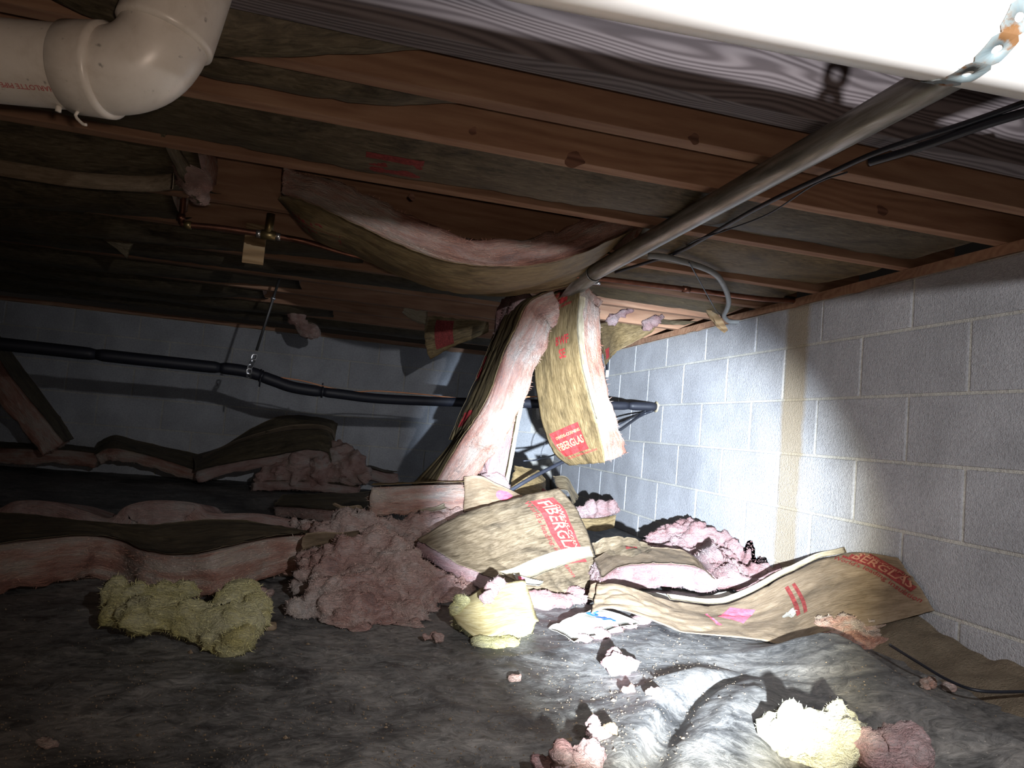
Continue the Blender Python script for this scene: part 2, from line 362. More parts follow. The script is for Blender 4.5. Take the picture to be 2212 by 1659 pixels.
class Surf:
    """smooth surface through a grid of 3-D control points (rows along s, columns along t)"""
    def __init__(s, ctrl, wr=0.004, wf=(5, 22), seed=0, rag=0.0):
        s.C = np.asarray(ctrl, float); s.R, s.Cn = s.C.shape[:2]; s.wr = wr; s.wf = wf; s.seed = seed; s.rag = rag
        g = s.base(*np.meshgrid(np.linspace(0, 1, 15), np.linspace(0, 1, 15), indexing='ij'))
        s.Ls = np.linalg.norm(np.diff(g, axis=0), axis=2).sum(0).mean(); s.Lt = np.linalg.norm(np.diff(g, axis=1), axis=2).sum(1).mean()
    def _w(s, u, k):
        u = np.clip(u, 0, 1)*(k-1)*(1-1e-9); i = u.astype(int); t = u-i; W = np.zeros(u.shape+(k,))
        cs = [(-t+2*t*t-t**3)/2, (2-5*t*t+3*t**3)/2, (t+4*t*t-3*t**3)/2, (-t*t+t**3)/2]
        for q in range(4):
            j = i-1+q
            for lo, wt in ((j < 0, None), (j > k-1, None)): pass
            inside = (j >= 0) & (j < k); jj = np.clip(j, 0, k-1)
            np.add.at(W, tuple(np.indices(u.shape))+(jj,), np.where(inside, cs[q], 0))
            lowm = j < 0; him = j > k-1                     # mirror the end points
            if k > 1:
                np.add.at(W, tuple(np.indices(u.shape))+(np.zeros_like(jj),), np.where(lowm, 2*cs[q], 0))
                np.add.at(W, tuple(np.indices(u.shape))+(np.ones_like(jj),), np.where(lowm, -cs[q], 0))
                np.add.at(W, tuple(np.indices(u.shape))+(np.full_like(jj, k-1),), np.where(him, 2*cs[q], 0))
                np.add.at(W, tuple(np.indices(u.shape))+(np.full_like(jj, k-2),), np.where(him, -cs[q], 0))
        return W
    def base(s, S_, T_):
        a = s._w(np.asarray(S_, float), s.R); b = s._w(np.asarray(T_, float), s.Cn)
        return np.einsum('...i,...j,ijk->...k', a, b, s.C)
    def normal(s, S_, T_):
        e = 0.01; S_, T_ = np.asarray(S_, float), np.asarray(T_, float)
        a = s.base(np.minimum(S_+e, 1), T_)-s.base(np.maximum(S_-e, 0), T_); b = s.base(S_, np.minimum(T_+e, 1))-s.base(S_, np.maximum(T_-e, 0))
        n = np.cross(a, b); return n/(np.linalg.norm(n, axis=-1, keepdims=True)+1e-9)
    def pos(s, S_, T_, off=0.0, k=1.0):
        S_, T_ = np.asarray(S_, float), np.asarray(T_, float); p = s.base(S_, T_); n = s.normal(S_, T_)
        q = np.stack([S_*s.Ls*s.wf[0]+s.seed*3.7, T_*s.Lt*s.wf[1]+s.seed*1.3, np.full(S_.shape, s.seed*0.77)], -1).reshape(-1, 3)
        d = (fbm(q, 3)*s.wr*k).reshape(S_.shape)
        q2 = np.stack([S_*s.Ls*9+s.seed, T_*s.Lt*9, np.full(S_.shape, 4.1+s.seed)], -1).reshape(-1, 3)
        cre = ((1-np.abs(perlin(q2)))**9).reshape(S_.shape)*s.wr*0.9*k
        return p+n*(d+cre+off)[..., None]

def grid_faces(a, b, off=0, flip=False):
    F = []
    for i in range(a-1):
        for j in range(b-1):
            q = [off+i*b+j, off+(i+1)*b+j, off+(i+1)*b+j+1, off+i*b+j+1]; F.append(q[::-1] if flip else q)
    return F
def sheet(name, sf, mat, parent, step=0.014, th=0.0016, side=1, rag=None, off=0.0, s0=0, s1=1, t0=0, t1=1):
    ns = max(6, int(sf.Ls*(s1-s0)/step)); nt = max(5, int(sf.Lt*(t1-t0)/step)); ns, nt = min(ns, 160), min(nt, 90)
    A, B = np.meshgrid(np.linspace(s0, s1, ns), np.linspace(t0, t1, nt), indexing='ij')
    rag = sf.rag if rag is None else rag
    if rag:
        e = np.linspace(0, 1, nt); j0 = rag/sf.Ls*np.abs(fbm(np.stack([e*sf.Lt*45, e*0+sf.seed, e*0], -1), 4)); j1 = rag/sf.Ls*np.abs(fbm(np.stack([e*sf.Lt*45, e*0+sf.seed+9, e*0], -1), 4))
        q = (A-s0)/(s1-s0); A = A+(s1-s0)*(j0[None]*(1-q)**6-j1[None]*q**6)
        e = np.linspace(0, 1, ns); k0 = rag/sf.Lt*0.5*np.abs(fbm(np.stack([e*sf.Ls*30, e*0+sf.seed+20, e*0], -1), 4)); k1 = rag/sf.Lt*0.5*np.abs(fbm(np.stack([e*sf.Ls*30, e*0+sf.seed+29, e*0], -1), 4))
        q = (B-t0)/(t1-t0); B = B+(t1-t0)*(k0[:, None]*(1-q)**6-k1[:, None]*q**6)
    P = sf.pos(A, B, off).reshape(-1, 3); n = sf.normal(A, B).reshape(-1, 3)
    V = np.vstack([P, P-n*th*side]); m = ns*nt
    F = grid_faces(ns, nt, 0, side < 0)+grid_faces(ns, nt, m, side > 0)
    ring = [i*nt for i in range(ns)]+[(ns-1)*nt+j for j in range(1, nt)]+[i*nt+nt-1 for i in range(ns-2, -1, -1)]+[j for j in range(nt-2, 0, -1)]
    for i in range(len(ring)):
        a, b = ring[i], ring[(i+1) % len(ring)]; F.append([a, b, b+m, a+m])
    fib = np.stack([A*sf.Ls, B*sf.Lt, A*0], -1).reshape(-1, 3)
    return put(name, V, F, mat, parent, True, np.vstack([fib, fib]))

def add_fuzz(V, F, fib, nrm, dens, length, width=0.0007):
    V = np.asarray(V, float); tri = []
    for f in F:
        for k in range(1, len(f)-1): tri.append((f[0], f[k], f[k+1]))
    T = np.array(tri); a, b, c = V[T[:, 0]], V[T[:, 1]], V[T[:, 2]]
    ar = np.linalg.norm(np.cross(b-a, c-a), axis=1)/2; N = int(min(9000, ar.sum()*dens))
    if N < 1: return V, F, fib
    pk = RNG.choice(len(T), N, p=ar/ar.sum()); r1, r2 = np.sqrt(RNG.random(N)), RNG.random(N)
    w0, w1, w2 = 1-r1, r1*(1-r2), r1*r2
    P = a[pk]*w0[:, None]+b[pk]*w1[:, None]+c[pk]*w2[:, None]; n = nrm[T[pk, 0]]; fb = np.asarray(fib)[T[pk, 0]]
    d = n*RNG.uniform(0.15, 1.0, N)[:, None]+RNG.normal(size=(N, 3))*0.75; d /= np.linalg.norm(d, axis=1)[:, None]
    sd = np.cross(d, RNG.normal(size=(N, 3))); sd /= np.linalg.norm(sd, axis=1)[:, None]
    L = (length*RNG.uniform(0.4, 1.3, N))[:, None]; k = len(V)
    V2 = np.stack([P-n*0.002-sd*width, P-n*0.002+sd*width, P+d*L], 1).reshape(-1, 3)
    V = np.vstack([V, V2]); F = list(F)+[[k+3*i, k+3*i+1, k+3*i+2] for i in range(N)]
    return V, F, np.vstack([fib, np.repeat(fb, 3, 0)])
def vnormals(V, F):
    V = np.asarray(V); n = np.zeros_like(V)
    for f in F:
        q = np.cross(V[f[1]]-V[f[0]], V[f[2]]-V[f[0]])
        for i in f: n[i] += q
    return n/(np.linalg.norm(n, axis=1, keepdims=True)+1e-12)
def wool(name, sf, t, side, mat, parent, step=0.016, amp=0.007, s0=0, s1=1, t0=0.0, t1=1.0, fuzz=9000, flen=0.012, inset=0.0, taper=0.0):
    """glass-wool body on the given side of a facing surface: t thick, rough, fuzzy"""
    ns = int(np.clip(sf.Ls*(s1-s0)/step, 5, 130)); nt = int(np.clip(sf.Lt*(t1-t0)/step, 4, 50)); nk = int(np.clip(t/step, 3, 14))
    A = np.linspace(s0, s1, ns); B = np.linspace(t0, t1, nt); K = np.linspace(0, 1, nk)
    def grid(a, b, k):
        a, b, k = np.broadcast_arrays(a, b, k)
        p = sf.base(a, b); n = sf.normal(a, b); tt = t*(1-taper*np.abs(2*(a-s0)/(s1-s0)-1)**3)
        p = p+n*(side*(0.002+inset+k*(tt-inset)))[..., None]
        return p.reshape(-1, 3), np.stack([a*sf.Ls, b*sf.Lt+k*t, k*t], -1).reshape(-1, 3)
    bm = bmesh.new(); lay = [bm.verts.layers.float_vector.new('fib')]
    def addg(a, b, k, na, nb):
        P, fb = grid(a, b, k); vs = []
        for p, q in zip(P, fb):
            v = bm.verts.new(p); v[lay[0]] = q; vs.append(v)
        for i in range(na-1):
            for j in range(nb-1): bm.faces.new((vs[i*nb+j], vs[(i+1)*nb+j], vs[(i+1)*nb+j+1], vs[i*nb+j+1]))
    addg(A[:, None], B[None], np.zeros((1, 1)), ns, nt); addg(A[:, None], B[None], np.ones((1, 1)), ns, nt)
    for bb in (t0, t1): addg(A[:, None], np.full((1, 1), bb), K[None], ns, nk)
    for aa in (s0, s1): addg(np.full((1, 1), aa), B[:, None], K[None], nt, nk)
    bmesh.ops.remove_doubles(bm, verts=bm.verts, dist=1e-5)
    bmesh.ops.recalc_face_normals(bm, faces=bm.faces)
    for _ in range(2): bmesh.ops.smooth_vert(bm, verts=bm.verts, factor=0.4, use_axis_x=True, use_axis_y=True, use_axis_z=True)
    bm.normal_update(); bm.verts.index_update()
    V = np.array([v.co[:] for v in bm.verts]); n = np.array([v.normal[:] for v in bm.verts]); fib = np.array([v[lay[0]][:] for v in bm.verts])
    F = [[v.index for v in f.verts] for f in bm.faces]; bm.free()
    sd = np.array([sf.seed*5.1, 0, 0])
    q = fib*np.array([14, 38, 38])+sd; d = fbm(q, 4, 0.6)*amp+fbm(V*9+sd, 2)*amp*1.3
    kk = np.clip(fib[:, 2]/max(0.4*t, 0.02), 0, 1); d = d*kk-0.003*(1-kk)
    V = V+n*d[:, None]; n = vnormals(V, F)
    if fuzz:
        F2 = [f for f in F if max(fib[i, 2] for i in f) > 0.004]
        nF = len(F); V, F3, fib = add_fuzz(V, F2, fib, n, fuzz, flen); F = F+F3[len(F2):]
    return put(name, V, F, mat, parent, True, fib)

def blob(name, balls, mat, parent, vox=0.010, amp=0.012, fuzz=14000, flen=0.007, sc=1.0, flat=None, seed=1.0, squash=None):
    """lumpy torn wool: union of balls, re-meshed, roughened, fuzzy"""
    bm = bmesh.new()
    for p, r in balls:
        q = bmesh.ops.create_icosphere(bm, subdivisions=3, radius=1.0); rr = 1.08*np.array(r if hasattr(r, '__len__') else (r, r, r), float)
        for v in q['verts']: v.co = Vector(np.asarray(p, float)+np.array(v.co)*rr)
    me = bpy.data.meshes.new('tmp'); bm.to_mesh(me); bm.free()
    ob = bpy.data.objects.new('tmp', me); COL.objects.link(ob)
    md = ob.modifiers.new('r', 'REMESH'); md.mode = 'VOXEL'; md.voxel_size = vox
    bpy.context.view_layer.update()
    ev = ob.evaluated_get(bpy.context.evaluated_depsgraph_get()); m2 = ev.to_mesh()
    V = np.zeros(len(m2.vertices)*3); m2.vertices.foreach_get('co', V); V = V.reshape(-1, 3); F = [list(p.vertices) for p in m2.polygons]
    ev.to_mesh_clear(); bpy.data.objects.remove(ob); bpy.data.meshes.remove(me)
    n = vnormals(V, F); sd = np.array([seed*3.1, seed*1.7, seed])
    d = 0; a_ = 1.0; k_ = 13.0*sc
    for o_ in range(5):
        d = d+a_*(np.abs(perlin(V*k_*np.array([1.0, 1.0, 1.35])+sd+o_*7.7))-0.28); a_ *= 0.52; k_ *= 2.05
    d = d*amp*1.9+fbm(V*6.5*sc+sd*1.3, 2)*amp*1.2+fbm(V*150*sc+sd, 2)*amp*0.12
    V = V+n*d[:, None]
    if flat is not None: V[:, 2] = np.where(V[:, 2] < flat, flat+(V[:, 2]-flat)*0.1, V[:, 2])
    V[:, 0] = np.minimum(V[:, 0], -0.003)
    n = vnormals(V, F); fib = V.copy()+sd
    if fuzz: V, F, fib = add_fuzz(V, F, fib, n, fuzz, flen)
    if parent is None:
        ob = bpy.data.objects.new(name, None)
    return put(name, V, F, mat, parent, True, fib)

_fonts = {}
def text2d(body, size, bold=0.0):
    c = bpy.data.curves.new('t', 'FONT'); c.body = body; c.size = size; c.offset = bold; c.resolution_u = 2; c.align_x = 'CENTER'; c.align_y = 'CENTER'
    o = bpy.data.objects.new('t', c); COL.objects.link(o); bpy.context.view_layer.update()
    ev = o.evaluated_get(bpy.context.evaluated_depsgraph_get()); m = ev.to_mesh()
    V = np.array([v.co[:2] for v in m.vertices]); F = [list(p.vertices) for p in m.polygons]; ev.to_mesh_clear()
    bpy.data.objects.remove(o); bpy.data.curves.remove(c); return V, F
def rect2d(wd, ht, nx=14, ny=8):
    X, Y = np.meshgrid(np.linspace(-wd/2, wd/2, nx), np.linspace(-ht/2, ht/2, ny), indexing='ij')
    return np.stack([X, Y], -1).reshape(-1, 2), grid_faces(nx, ny)
def print_on(name, sf, geo, s, t, ang, mat, parent, off, mirror=1, stretch=(1, 1)):
    """flat print laid on a facing: 2-D shape in metres -> surface parameters"""
    V, F = geo; a = math.radians(ang); x = V[:, 0]*mirror*stretch[0]; y = V[:, 1]*stretch[1]
    A = s+(x*math.cos(a)-y*math.sin(a))/sf.Ls; B = t+(x*math.sin(a)+y*math.cos(a))/sf.Lt
    ok = (A > 0.003) & (A < 0.997) & (B > 0.003) & (B < 0.997); F = [f for f in F if all(ok[i] for i in f)]
    P = sf.pos(np.clip(A, 0, 1), np.clip(B, 0, 1), off)
    used = sorted({i for f in F for i in f}); mp = {k: i for i, k in enumerate(used)}
    if not used: return None
    return put(name, P[used], [[mp[i] for i in f] for f in F], mat, parent, False)
def shift(geo, dx, dy): return geo[0]+np.array([dx, dy]), geo[1]
def logo(sf, s, t, ang, parent, side, ink, wd=0.14, ht=0.10, mirror=1, letters=INKT, tagline=True, tag_ink=None, k=1.0):
    """red box with the maker's lettering knocked out, and the line of red print under it"""
    o = 0.0012*side
    print_on('red_label', sf, rect2d(wd, ht), s, t, ang, ink, parent, o, mirror)
    big = text2d('FIBERGLAS', 0.030*wd/0.14, 0.0006); sm = text2d('OWENS-CORNING', 0.0135*wd/0.14, 0.0003)
    print_on('large_lettering', sf, shift(big, 0, -0.006), s, t, ang, letters, parent, o*2, mirror, (0.92, 1.25))
    print_on('small_lettering', sf, shift(sm, 0.01, ht*0.27), s, t, ang, letters, parent, o*2, mirror)
    if tagline:
        tl = text2d("World's leading insulation", 0.016*wd/0.14, 0.0004)
        print_on('red_lettering', sf, shift(tl, 0.02, -ht*0.5-0.014), s, t, ang, tag_ink or ink, parent, o, mirror)

# ================================================================== STRUCTURE
WTOP = 1.09
# sheeted floor height field
def poly_sd(x, y, P):
    """signed distance to a polyline (positive on its right) and arc fraction"""
    P = np.asarray(P, float); best = np.full(x.shape, 1e9); sg = np.zeros(x.shape); fr = np.zeros(x.shape); n = len(P)-1
    for i in range(n):
        a, b = P[i], P[i+1]; d = b-a; L2 = d@d; t = np.clip(((x-a[0])*d[0]+(y-a[1])*d[1])/L2, 0, 1)
        dx, dy = x-(a[0]+t*d[0]), y-(a[1]+t*d[1]); q = np.hypot(dx, dy); m = q < best
        best = np.where(m, q, best); sg = np.where(m, np.sign(dx*d[1]-dy*d[0]), sg); fr = np.where(m, (i+t)/n, fr)
    return best*sg, fr
def fl(*pp): return [tuple(atZ(a, b, 0.05)[:2]) for a, b in pp]
L1 = fl((1310, 1700), (1335, 1640), (1385, 1560), (1440, 1488), (1500, 1445), (1590, 1413))
L2 = fl((2330, 1720), (2212, 1650), (2100, 1600), (1990, 1530), (1900, 1460), (1830, 1405), (1750, 1362))
L3 = fl((1500, 1620), (1560, 1560), (1600, 1510), (1680, 1468))
def sheet_h(x, y):
    x = np.asarray(x, float); y = np.asarray(y, float); q = np.stack([x, y, x*0], -1).reshape(-1, 3)
    h = 0.004*fbm(q*1.3, 3)+0.0045*((1-np.abs(perlin(q*np.array([1.7, 3.3, 1])+5)))**14)+0.0045*((1-np.abs(perlin(q*np.array([4.2, 2.1, 1])+11)))**16)+0.0012*fbm(q*np.array([9, 22, 1]), 3)
    h = h.reshape(x.shape)+0.006
    d, f = poly_sd(x, y, L1); e = 1-np.clip((f-.72)/.28, 0, 1)**2
    g_ = 1/(1+np.exp(-(d-0.055)/0.009))
    h = h+np.clip(e, 0, 1)*np.where(d < 0, 0.036*np.exp(-(d/0.09)**2), 0.036*np.exp(-(d/0.022)**2)+0.040*g_*np.exp(-(np.maximum(d-.09, 0)/0.13)**2))
    d, f = poly_sd(x, y, L2); ef = np.clip(1.15-0.25*f, 0, 1)*np.clip((1-f)*9, 0, 1)
    h = h+0.075*ef*np.where(d < 0, np.exp(-(d/0.17)**2), np.exp(-(d/0.04)**2))
    d, f = poly_sd(x, y, L3); e = np.sin(np.clip(f, 0, 1)*math.pi)
    h = h+0.018*e*np.where(d < 0, np.exp(-(d/0.025)**2), np.exp(-(d/0.07)**2))
    h = h+0.05*np.exp(-((x+0.02)/0.10)**2)*(0.6+0.4*np.sin(y*7))*(y < -2.6)
    return np.maximum(h, 0.002)
def hz(x, y): return float(sheet_h(np.array([x]), np.array([y]))[0])
def onfloor(px_, py_):
    z = .03
    for _ in range(12): p = atZ(px_, py_, z); z = .5*z+.5*hz(p[0], p[1])
    p[2] = z; return p

V, F = box((-6.2, -5.9, -0.20), (0.30, 0.30, -0.02)); tag(bpy.data.objects.new('floor', mesh('floor', V, F, SOIL, False)), kind='structure'); COL.objects.link(bpy.data.objects['floor'])
xs = np.concatenate([np.linspace(-6.0, -2.6, 110), np.linspace(-2.59, -0.002, 260)]); ys = np.concatenate([np.linspace(-5.6, -4.3, 60), np.linspace(-4.29, -2.6, 170), np.linspace(-2.58, -0.002, 110)])
X, Y = np.meshgrid(xs, ys, indexing='ij'); Z = sheet_h(X, Y)
me = mesh('plastic_sheet', np.stack([X, Y, Z], -1).reshape(-1, 3), grid_faces(len(xs), len(ys)), PLASTIC)
o = bpy.data.objects.new('plastic_sheet', me); COL.objects.link(o); tag(o, 'dusty black plastic sheet spread wrinkled over the whole crawl space floor', 'plastic sheet')

def wall(name, along, rows, length, mat, mirrorx):
    root = None
    V, F = (box((0.004, -6.0, -0.18), (0.25, 0.25, WTOP)) if along == 'y' else box((-6.2, 0.004, -0.18), (0.25, 0.25, WTOP)))
    root = bpy.data.objects.new(name, mesh(name, V, F, MORTAR_R if along == 'y' else MORTAR, False)); COL.objects.link(root); tag(root, kind='structure')
    cache = {}; j = 0.0046
    for z0, z1, off in rows:
        n0 = -8
        for k in range(-4, 16):
            a = off+0.4064*k; b = a+0.4064
            if b < 0.02 or a > length: continue
            a0, b0 = max(a+j, 0.0), b-j
            key = (round(b0-a0, 3), round(z1-z0, 3), random.randrange(3))
            if key not in cache:
                L, Hh = b0-a0, z1-z0-2*j
                bm = bmesh.new(); bmesh.ops.create_cube(bm, size=1)
                for v in bm.verts: v.co = Vector((v.co.x*L, v.co.y*0.05, v.co.z*Hh))
                bmesh.ops.bevel(bm, geom=list(bm.edges), offset=0.003+0.001*key[2], segments=2, affect='EDGES', profile=0.6)
                me = bpy.data.meshes.new('concrete_block'); bm.to_mesh(me); bm.free(); me.materials.append(mat); cache[key] = me
            o = bpy.data.objects.new('concrete_block', cache[key]); COL.objects.link(o); o.parent = root
            jit = random.uniform(-0.0012, 0.0012)
            if along == 'y':
                o.rotation_euler = (0, 0, math.pi/2); o.location = (0.025+jit, -(a0+b0)/2, (z0+z1)/2)
            else: o.location = (-(a0+b0)/2, 0.025+jit, (z0+z1)/2)
    return root
Z5 = 0.12; c_ = 0.2032
def rows(o_even, o_odd):
    r = [(Z5-c_, Z5, o_even)]
    for k in range(5):
        z0 = Z5+c_*k; z1 = min(Z5+c_*(k+1), WTOP); r.append((z0, z1, o_odd if k % 2 == 0 else o_even))
    return r
wall('wall_right', 'y', rows(1.2345, 1.2345+0.2032), 5.9, BLOCK_R, False)
wall('wall_back', 'x', rows(1.62, 1.62+0.2032), 6.1, BLOCK_B, False)
# ceiling deck
V, F = box((-6.2, -6.0, 1.357), (0.25, 0.25, 1.39)); o = bpy.data.objects.new('ceiling', mesh('ceiling', V, F, SUBF, False)); COL.objects.link(o); tag(o, kind='structure')
# sill plate along the right wall and the back wall
def ragged_board(lo, hi, axis, seed):
    n = 90; V = []; F = []
    e = np.linspace(0, 1, n); d = np.abs(fbm(np.stack([e*38, e*0+seed, e*0], -1), 4))*0.012
    for i in range(n):
        t = lo[axis]+(hi[axis]-lo[axis])*e[i]
        for (a, b) in ((0, 0), (1, 0), (1, 1), (0, 1)):
            p = [0, 0, 0]; p[axis] = t; oth = 1-axis
            p[oth] = (lo[oth]-0.006-d[i]*0.3) if a == 0 else hi[oth]; p[2] = (lo[2]-d[i]) if (b == 0 and a == 0) else (lo[2] if b == 0 else hi[2]); V.append(p)
    for i in range(n-1):
        for k in range(4): F.append([i*4+k, i*4+(k+1) % 4, i*4+4+(k+1) % 4, i*4+4+k])
    F += [[0, 3, 2, 1], [(n-1)*4+k for k in range(4)]]
    return V, F
V, F = ragged_board((0.0, -6.0, 1.093), (0.20, 0.0, 1.119), 1, 3); o = bpy.data.objects.new('trim_1', mesh('trim_1', V, F, WOOD, False)); COL.objects.link(o); tag(o, kind='structure')
V, F = ragged_board((-6.0, -0.004, 1.093), (0.0, 0.20, 1.119), 0, 8); o = bpy.data.objects.new('trim_2', mesh('trim_2', V, F, WOOD, False)); COL.objects.link(o); tag(o, kind='structure')

# joists: far edge of the bottom face, label
JB = 1.12
def joist(yfar, label, mat=WOOD, th=0.038, zb=JB, x0=-5.6, x1=0.16, kids=()):
    V, F = box((x0, -th, 0), (x1, 0, 0.235), 0.0025)
    o = bpy.data.objects.new('floor_joist', mesh('floor_joist', V, F, mat, False)); COL.objects.link(o); o.location = (0, yfar, zb)
    tag(o, label, 'joist', 'floor joists'); return o
JY = [-4.10, -3.94, -3.74, -3.42, -3.01, -2.65, -2.30, -1.92, -1.52, -1.12, -0.72, -0.32]
JL = ['weathered gray joist with bold swirling grain behind the white pipe, nearest the camera',
      'reddish joist directly behind the weathered gray joist', 'brown joist with dark split knot, third one back from the white pipe',
      'joist just in front of the sagging batt', 'joist hidden partly behind the sagging pink batt', 'joist above the horizontal copper pipe by the right wall',
      'brightly lit joist right behind the two hanging batts', 'joist one bay beyond the brightly lit joist', 'second joist beyond the brightly lit joist',
      'third last joist before the back wall', 'next to last joist before the back wall', 'last joist, beside the back wall']
for i, (y, l) in enumerate(zip(JY, JL)): joist(y, l, WOOD_G if i == 0 else WOOD, th=0.048 if i == 0 else 0.038)

KNOT = wood('dark_knot_wood', [(0.2, (0.11, 0.052, 0.036)), (0.8, (0.24, 0.125, 0.085))], 30.0, 0.5)
def knot(ji, px_, py_, rx, rz):
    jo = [q for q in bpy.data.objects if q.name.startswith('floor_joist')]; jo = sorted(jo, key=lambda q: q.location.y)[ji]
    yf = jo.location.y-0.0383; c = atY(px_, py_, yf); V = [c+np.array([0, -.0002, 0])]; n = 18
    for k in range(n): a_ = 2*math.pi*k/n; V.append(c+np.array([rx*math.cos(a_)*(1+.25*math.sin(3*a_+px_)), 0, rz*math.sin(a_)*(1+.25*math.sin(2*a_+py_))]))
    put('knot', V, [[0, 1+(k+1) % n, 1+k] for k in range(n)], KNOT, jo, False)
knot(2, 1240, 345, .022, .017); knot(2, 1022, 283, .008, .010); knot(1, 1500, 300, .012, .010); knot(3, 890, 425, .008, .008); knot(2, 1905, 455, .016, .014)
# ================================================================== BATTS BETWEEN THE JOISTS
def bay(i, x0, x1, prof, label, mat=KRAFT_D, t=0.13, seed=1, n=9, ink=None, step=0.03, dz=0.0):
    """batt stapled between joist i and i+1; prof = [(x, sag)]"""
    ya, yb = JY[i]+0.004, JY[i+1]-0.044
    px = [p[0] for p in prof]; pz = [p[1] for p in prof]; g = []
    for x in np.linspace(x0, x1, n):
        s = float(np.interp(x, px, pz)); row = []
        for f, k in ((0, 0.15), (0.25, 0.8), (0.5, 1.0), (0.75, 0.8), (1, 0.15)):
            row.append((x, ya+(yb-ya)*f, JB+0.028-dz-s*k-0.012*k))
        g.append(row)
    sf = Surf(g, wr=0.005, wf=(2.5, 9), seed=seed)
    r = thing('fiberglass_batt', sf.base(np.array(0.5), np.array(0.5)), label, 'insulation', 'batts between the joists')
    f = sheet('facing', sf, mat, r, step=step, side=1); wool('wool', sf, t, 1 if sf.normal(np.array(.5), np.array(.5))[2] > 0 else -1, PINK, r, step=0.04, amp=0.006, fuzz=0, inset=0.004)
    return sf, f, r
sd = -1
def dn(sf): return -1 if sf.normal(np.array(.5), np.array(.5))[2] > 0 else 1
sf, f, r = bay(0, -3.6, -0.03, [(-3.6, .02), (-2.35, .03), (-2.05, .16), (-1.8, .15), (-1.55, .05), (-1.2, .01), (-0.9, .06), (0, 0.05)], 'dark faced batt drooping behind the gray joist, nearest the camera', seed=2, dz=-.09, n=16)
sf, f, r = bay(1, -4.2, -0.03, [(-4.2, .02), (-2.3, .05), (-2.0, .105), (-1.7, .125), (-1.45, .02), (0, 0.0)], 'thin sliver of batt between the second and third joists', seed=3, dz=-.09, n=14)
sf, f, r = bay(2, -4.6, -0.03, [(-4.6, .02), (-2.4, .02), (-1.9, .03), (-1.5, .05), (-1.35, .02), (-1.0, .045), (-0.6, .02), (0, 0.0)], 'long dark faced batt with a pinched waist, below the knotty joist', seed=4)
print_on('red_label', sf, rect2d(0.13, 0.10), 0.66, 0.45, 0, REDD, f, 0.0014*dn(sf))
sf, f, r = bay(3, -4.9, -2.05, [(-4.9, .03), (-3.4, .05), (-2.6, .09), (-2.2, .06), (-2.05, .04)], 'dark wrinkled batt end hanging left of the sagging pink batt', seed=5)
sf, f, r = bay(3, -0.86, -0.03, [(-0.86, .035), (-0.4, .03), (0, 0.0)], 'wrinkled tan faced batt right of the gray steel pipe', mat=KRAFT, seed=6)
sf, f, r = bay(4, -5.2, -2.2, [(-5.2, .03), (-3.8, .06), (-2.9, .10), (-2.2, .03)], 'dark faced batt left of the copper pipe elbow', seed=7)
print_on('red_label', sf, rect2d(0.22, 0.12), 0.50, 0.5, 0, REDD, f, 0.0014*dn(sf))
sf, f, r = bay(4, -0.95, -0.03, [(-0.95, .02), (0, 0.01)], 'tan faced batt above the bent gray conduit', mat=KRAFT, seed=8)
sf, f, r = bay(5, -5.4, -1.62, [(-5.4, .03), (-3.8, .05), (-3.0, .08), (-2.3, .05), (-1.62, .0)], 'dark faced batt two bays beyond the copper pipe elbow', seed=9)
sf, f, r = bay(5, -0.72, -0.05, [(-0.72, .0), (0, 0.02)], 'small faced batt just behind the copper pipe by the right wall', mat=KRAFT, seed=10)
sf, f, r = bay(6, -5.5, -0.9, [(-5.5, .02), (-3.5, .05), (-2.2, .03), (-0.9, .02)], 'dark faced batt in the bay behind the hanging batts', seed=11)
sf, f, r = bay(7, -5.5, -1.9, [(-5.5, .02), (-3.9, .07), (-2.6, .05), (-1.9, .0)], 'dark faced batt above the left end of the black pipe', seed=12)
sf, f, r = bay(8, -5.5, -2.1, [(-5.5, .02), (-3.7, .05), (-2.4, .06), (-2.1, .02)], 'dark faced batt two bays in front of the back wall', seed=13)
sf, f, r = bay(10, -5.5, -0.5, [(-5.5, .02), (-3.5, .05), (-1.6, .05), (-0.5, .03)], 'dark faced batt in the last bay along the back wall', seed=14)

sf, f, r = bay(9, -5.5, -1.75, [(-5.5, .02), (-3.5, .05), (-2.0, .05), (-1.75, .02)], 'dark faced batt in the next to last bay, wool tuft dangling from it', seed=15)
# light cream tape-like facing flanges on the far left batts
def ribbon(name, pts, wv, mat, label, cat, seed=1, wr=0.002, th=0.0016):
    g = [[np.asarray(p, float), np.asarray(p, float)+np.asarray(wv, float)] for p in pts]
    sf = Surf(g, wr=wr, seed=seed); r = thing(name, g[len(g)//2][0], label, cat); sheet('strip', sf, mat, r, th=th); return sf, r
ribbon('paper_strip', [atZ(x, y, 1.035) for x, y in ((-60, 335), (60, 355), (160, 370), (260, 378), (330, 380), (375, 374))], (0, 0.012, -0.034), KRAFT_F, 'pale paper flange curving under the dark batts at far left', 'insulation facing', 3)

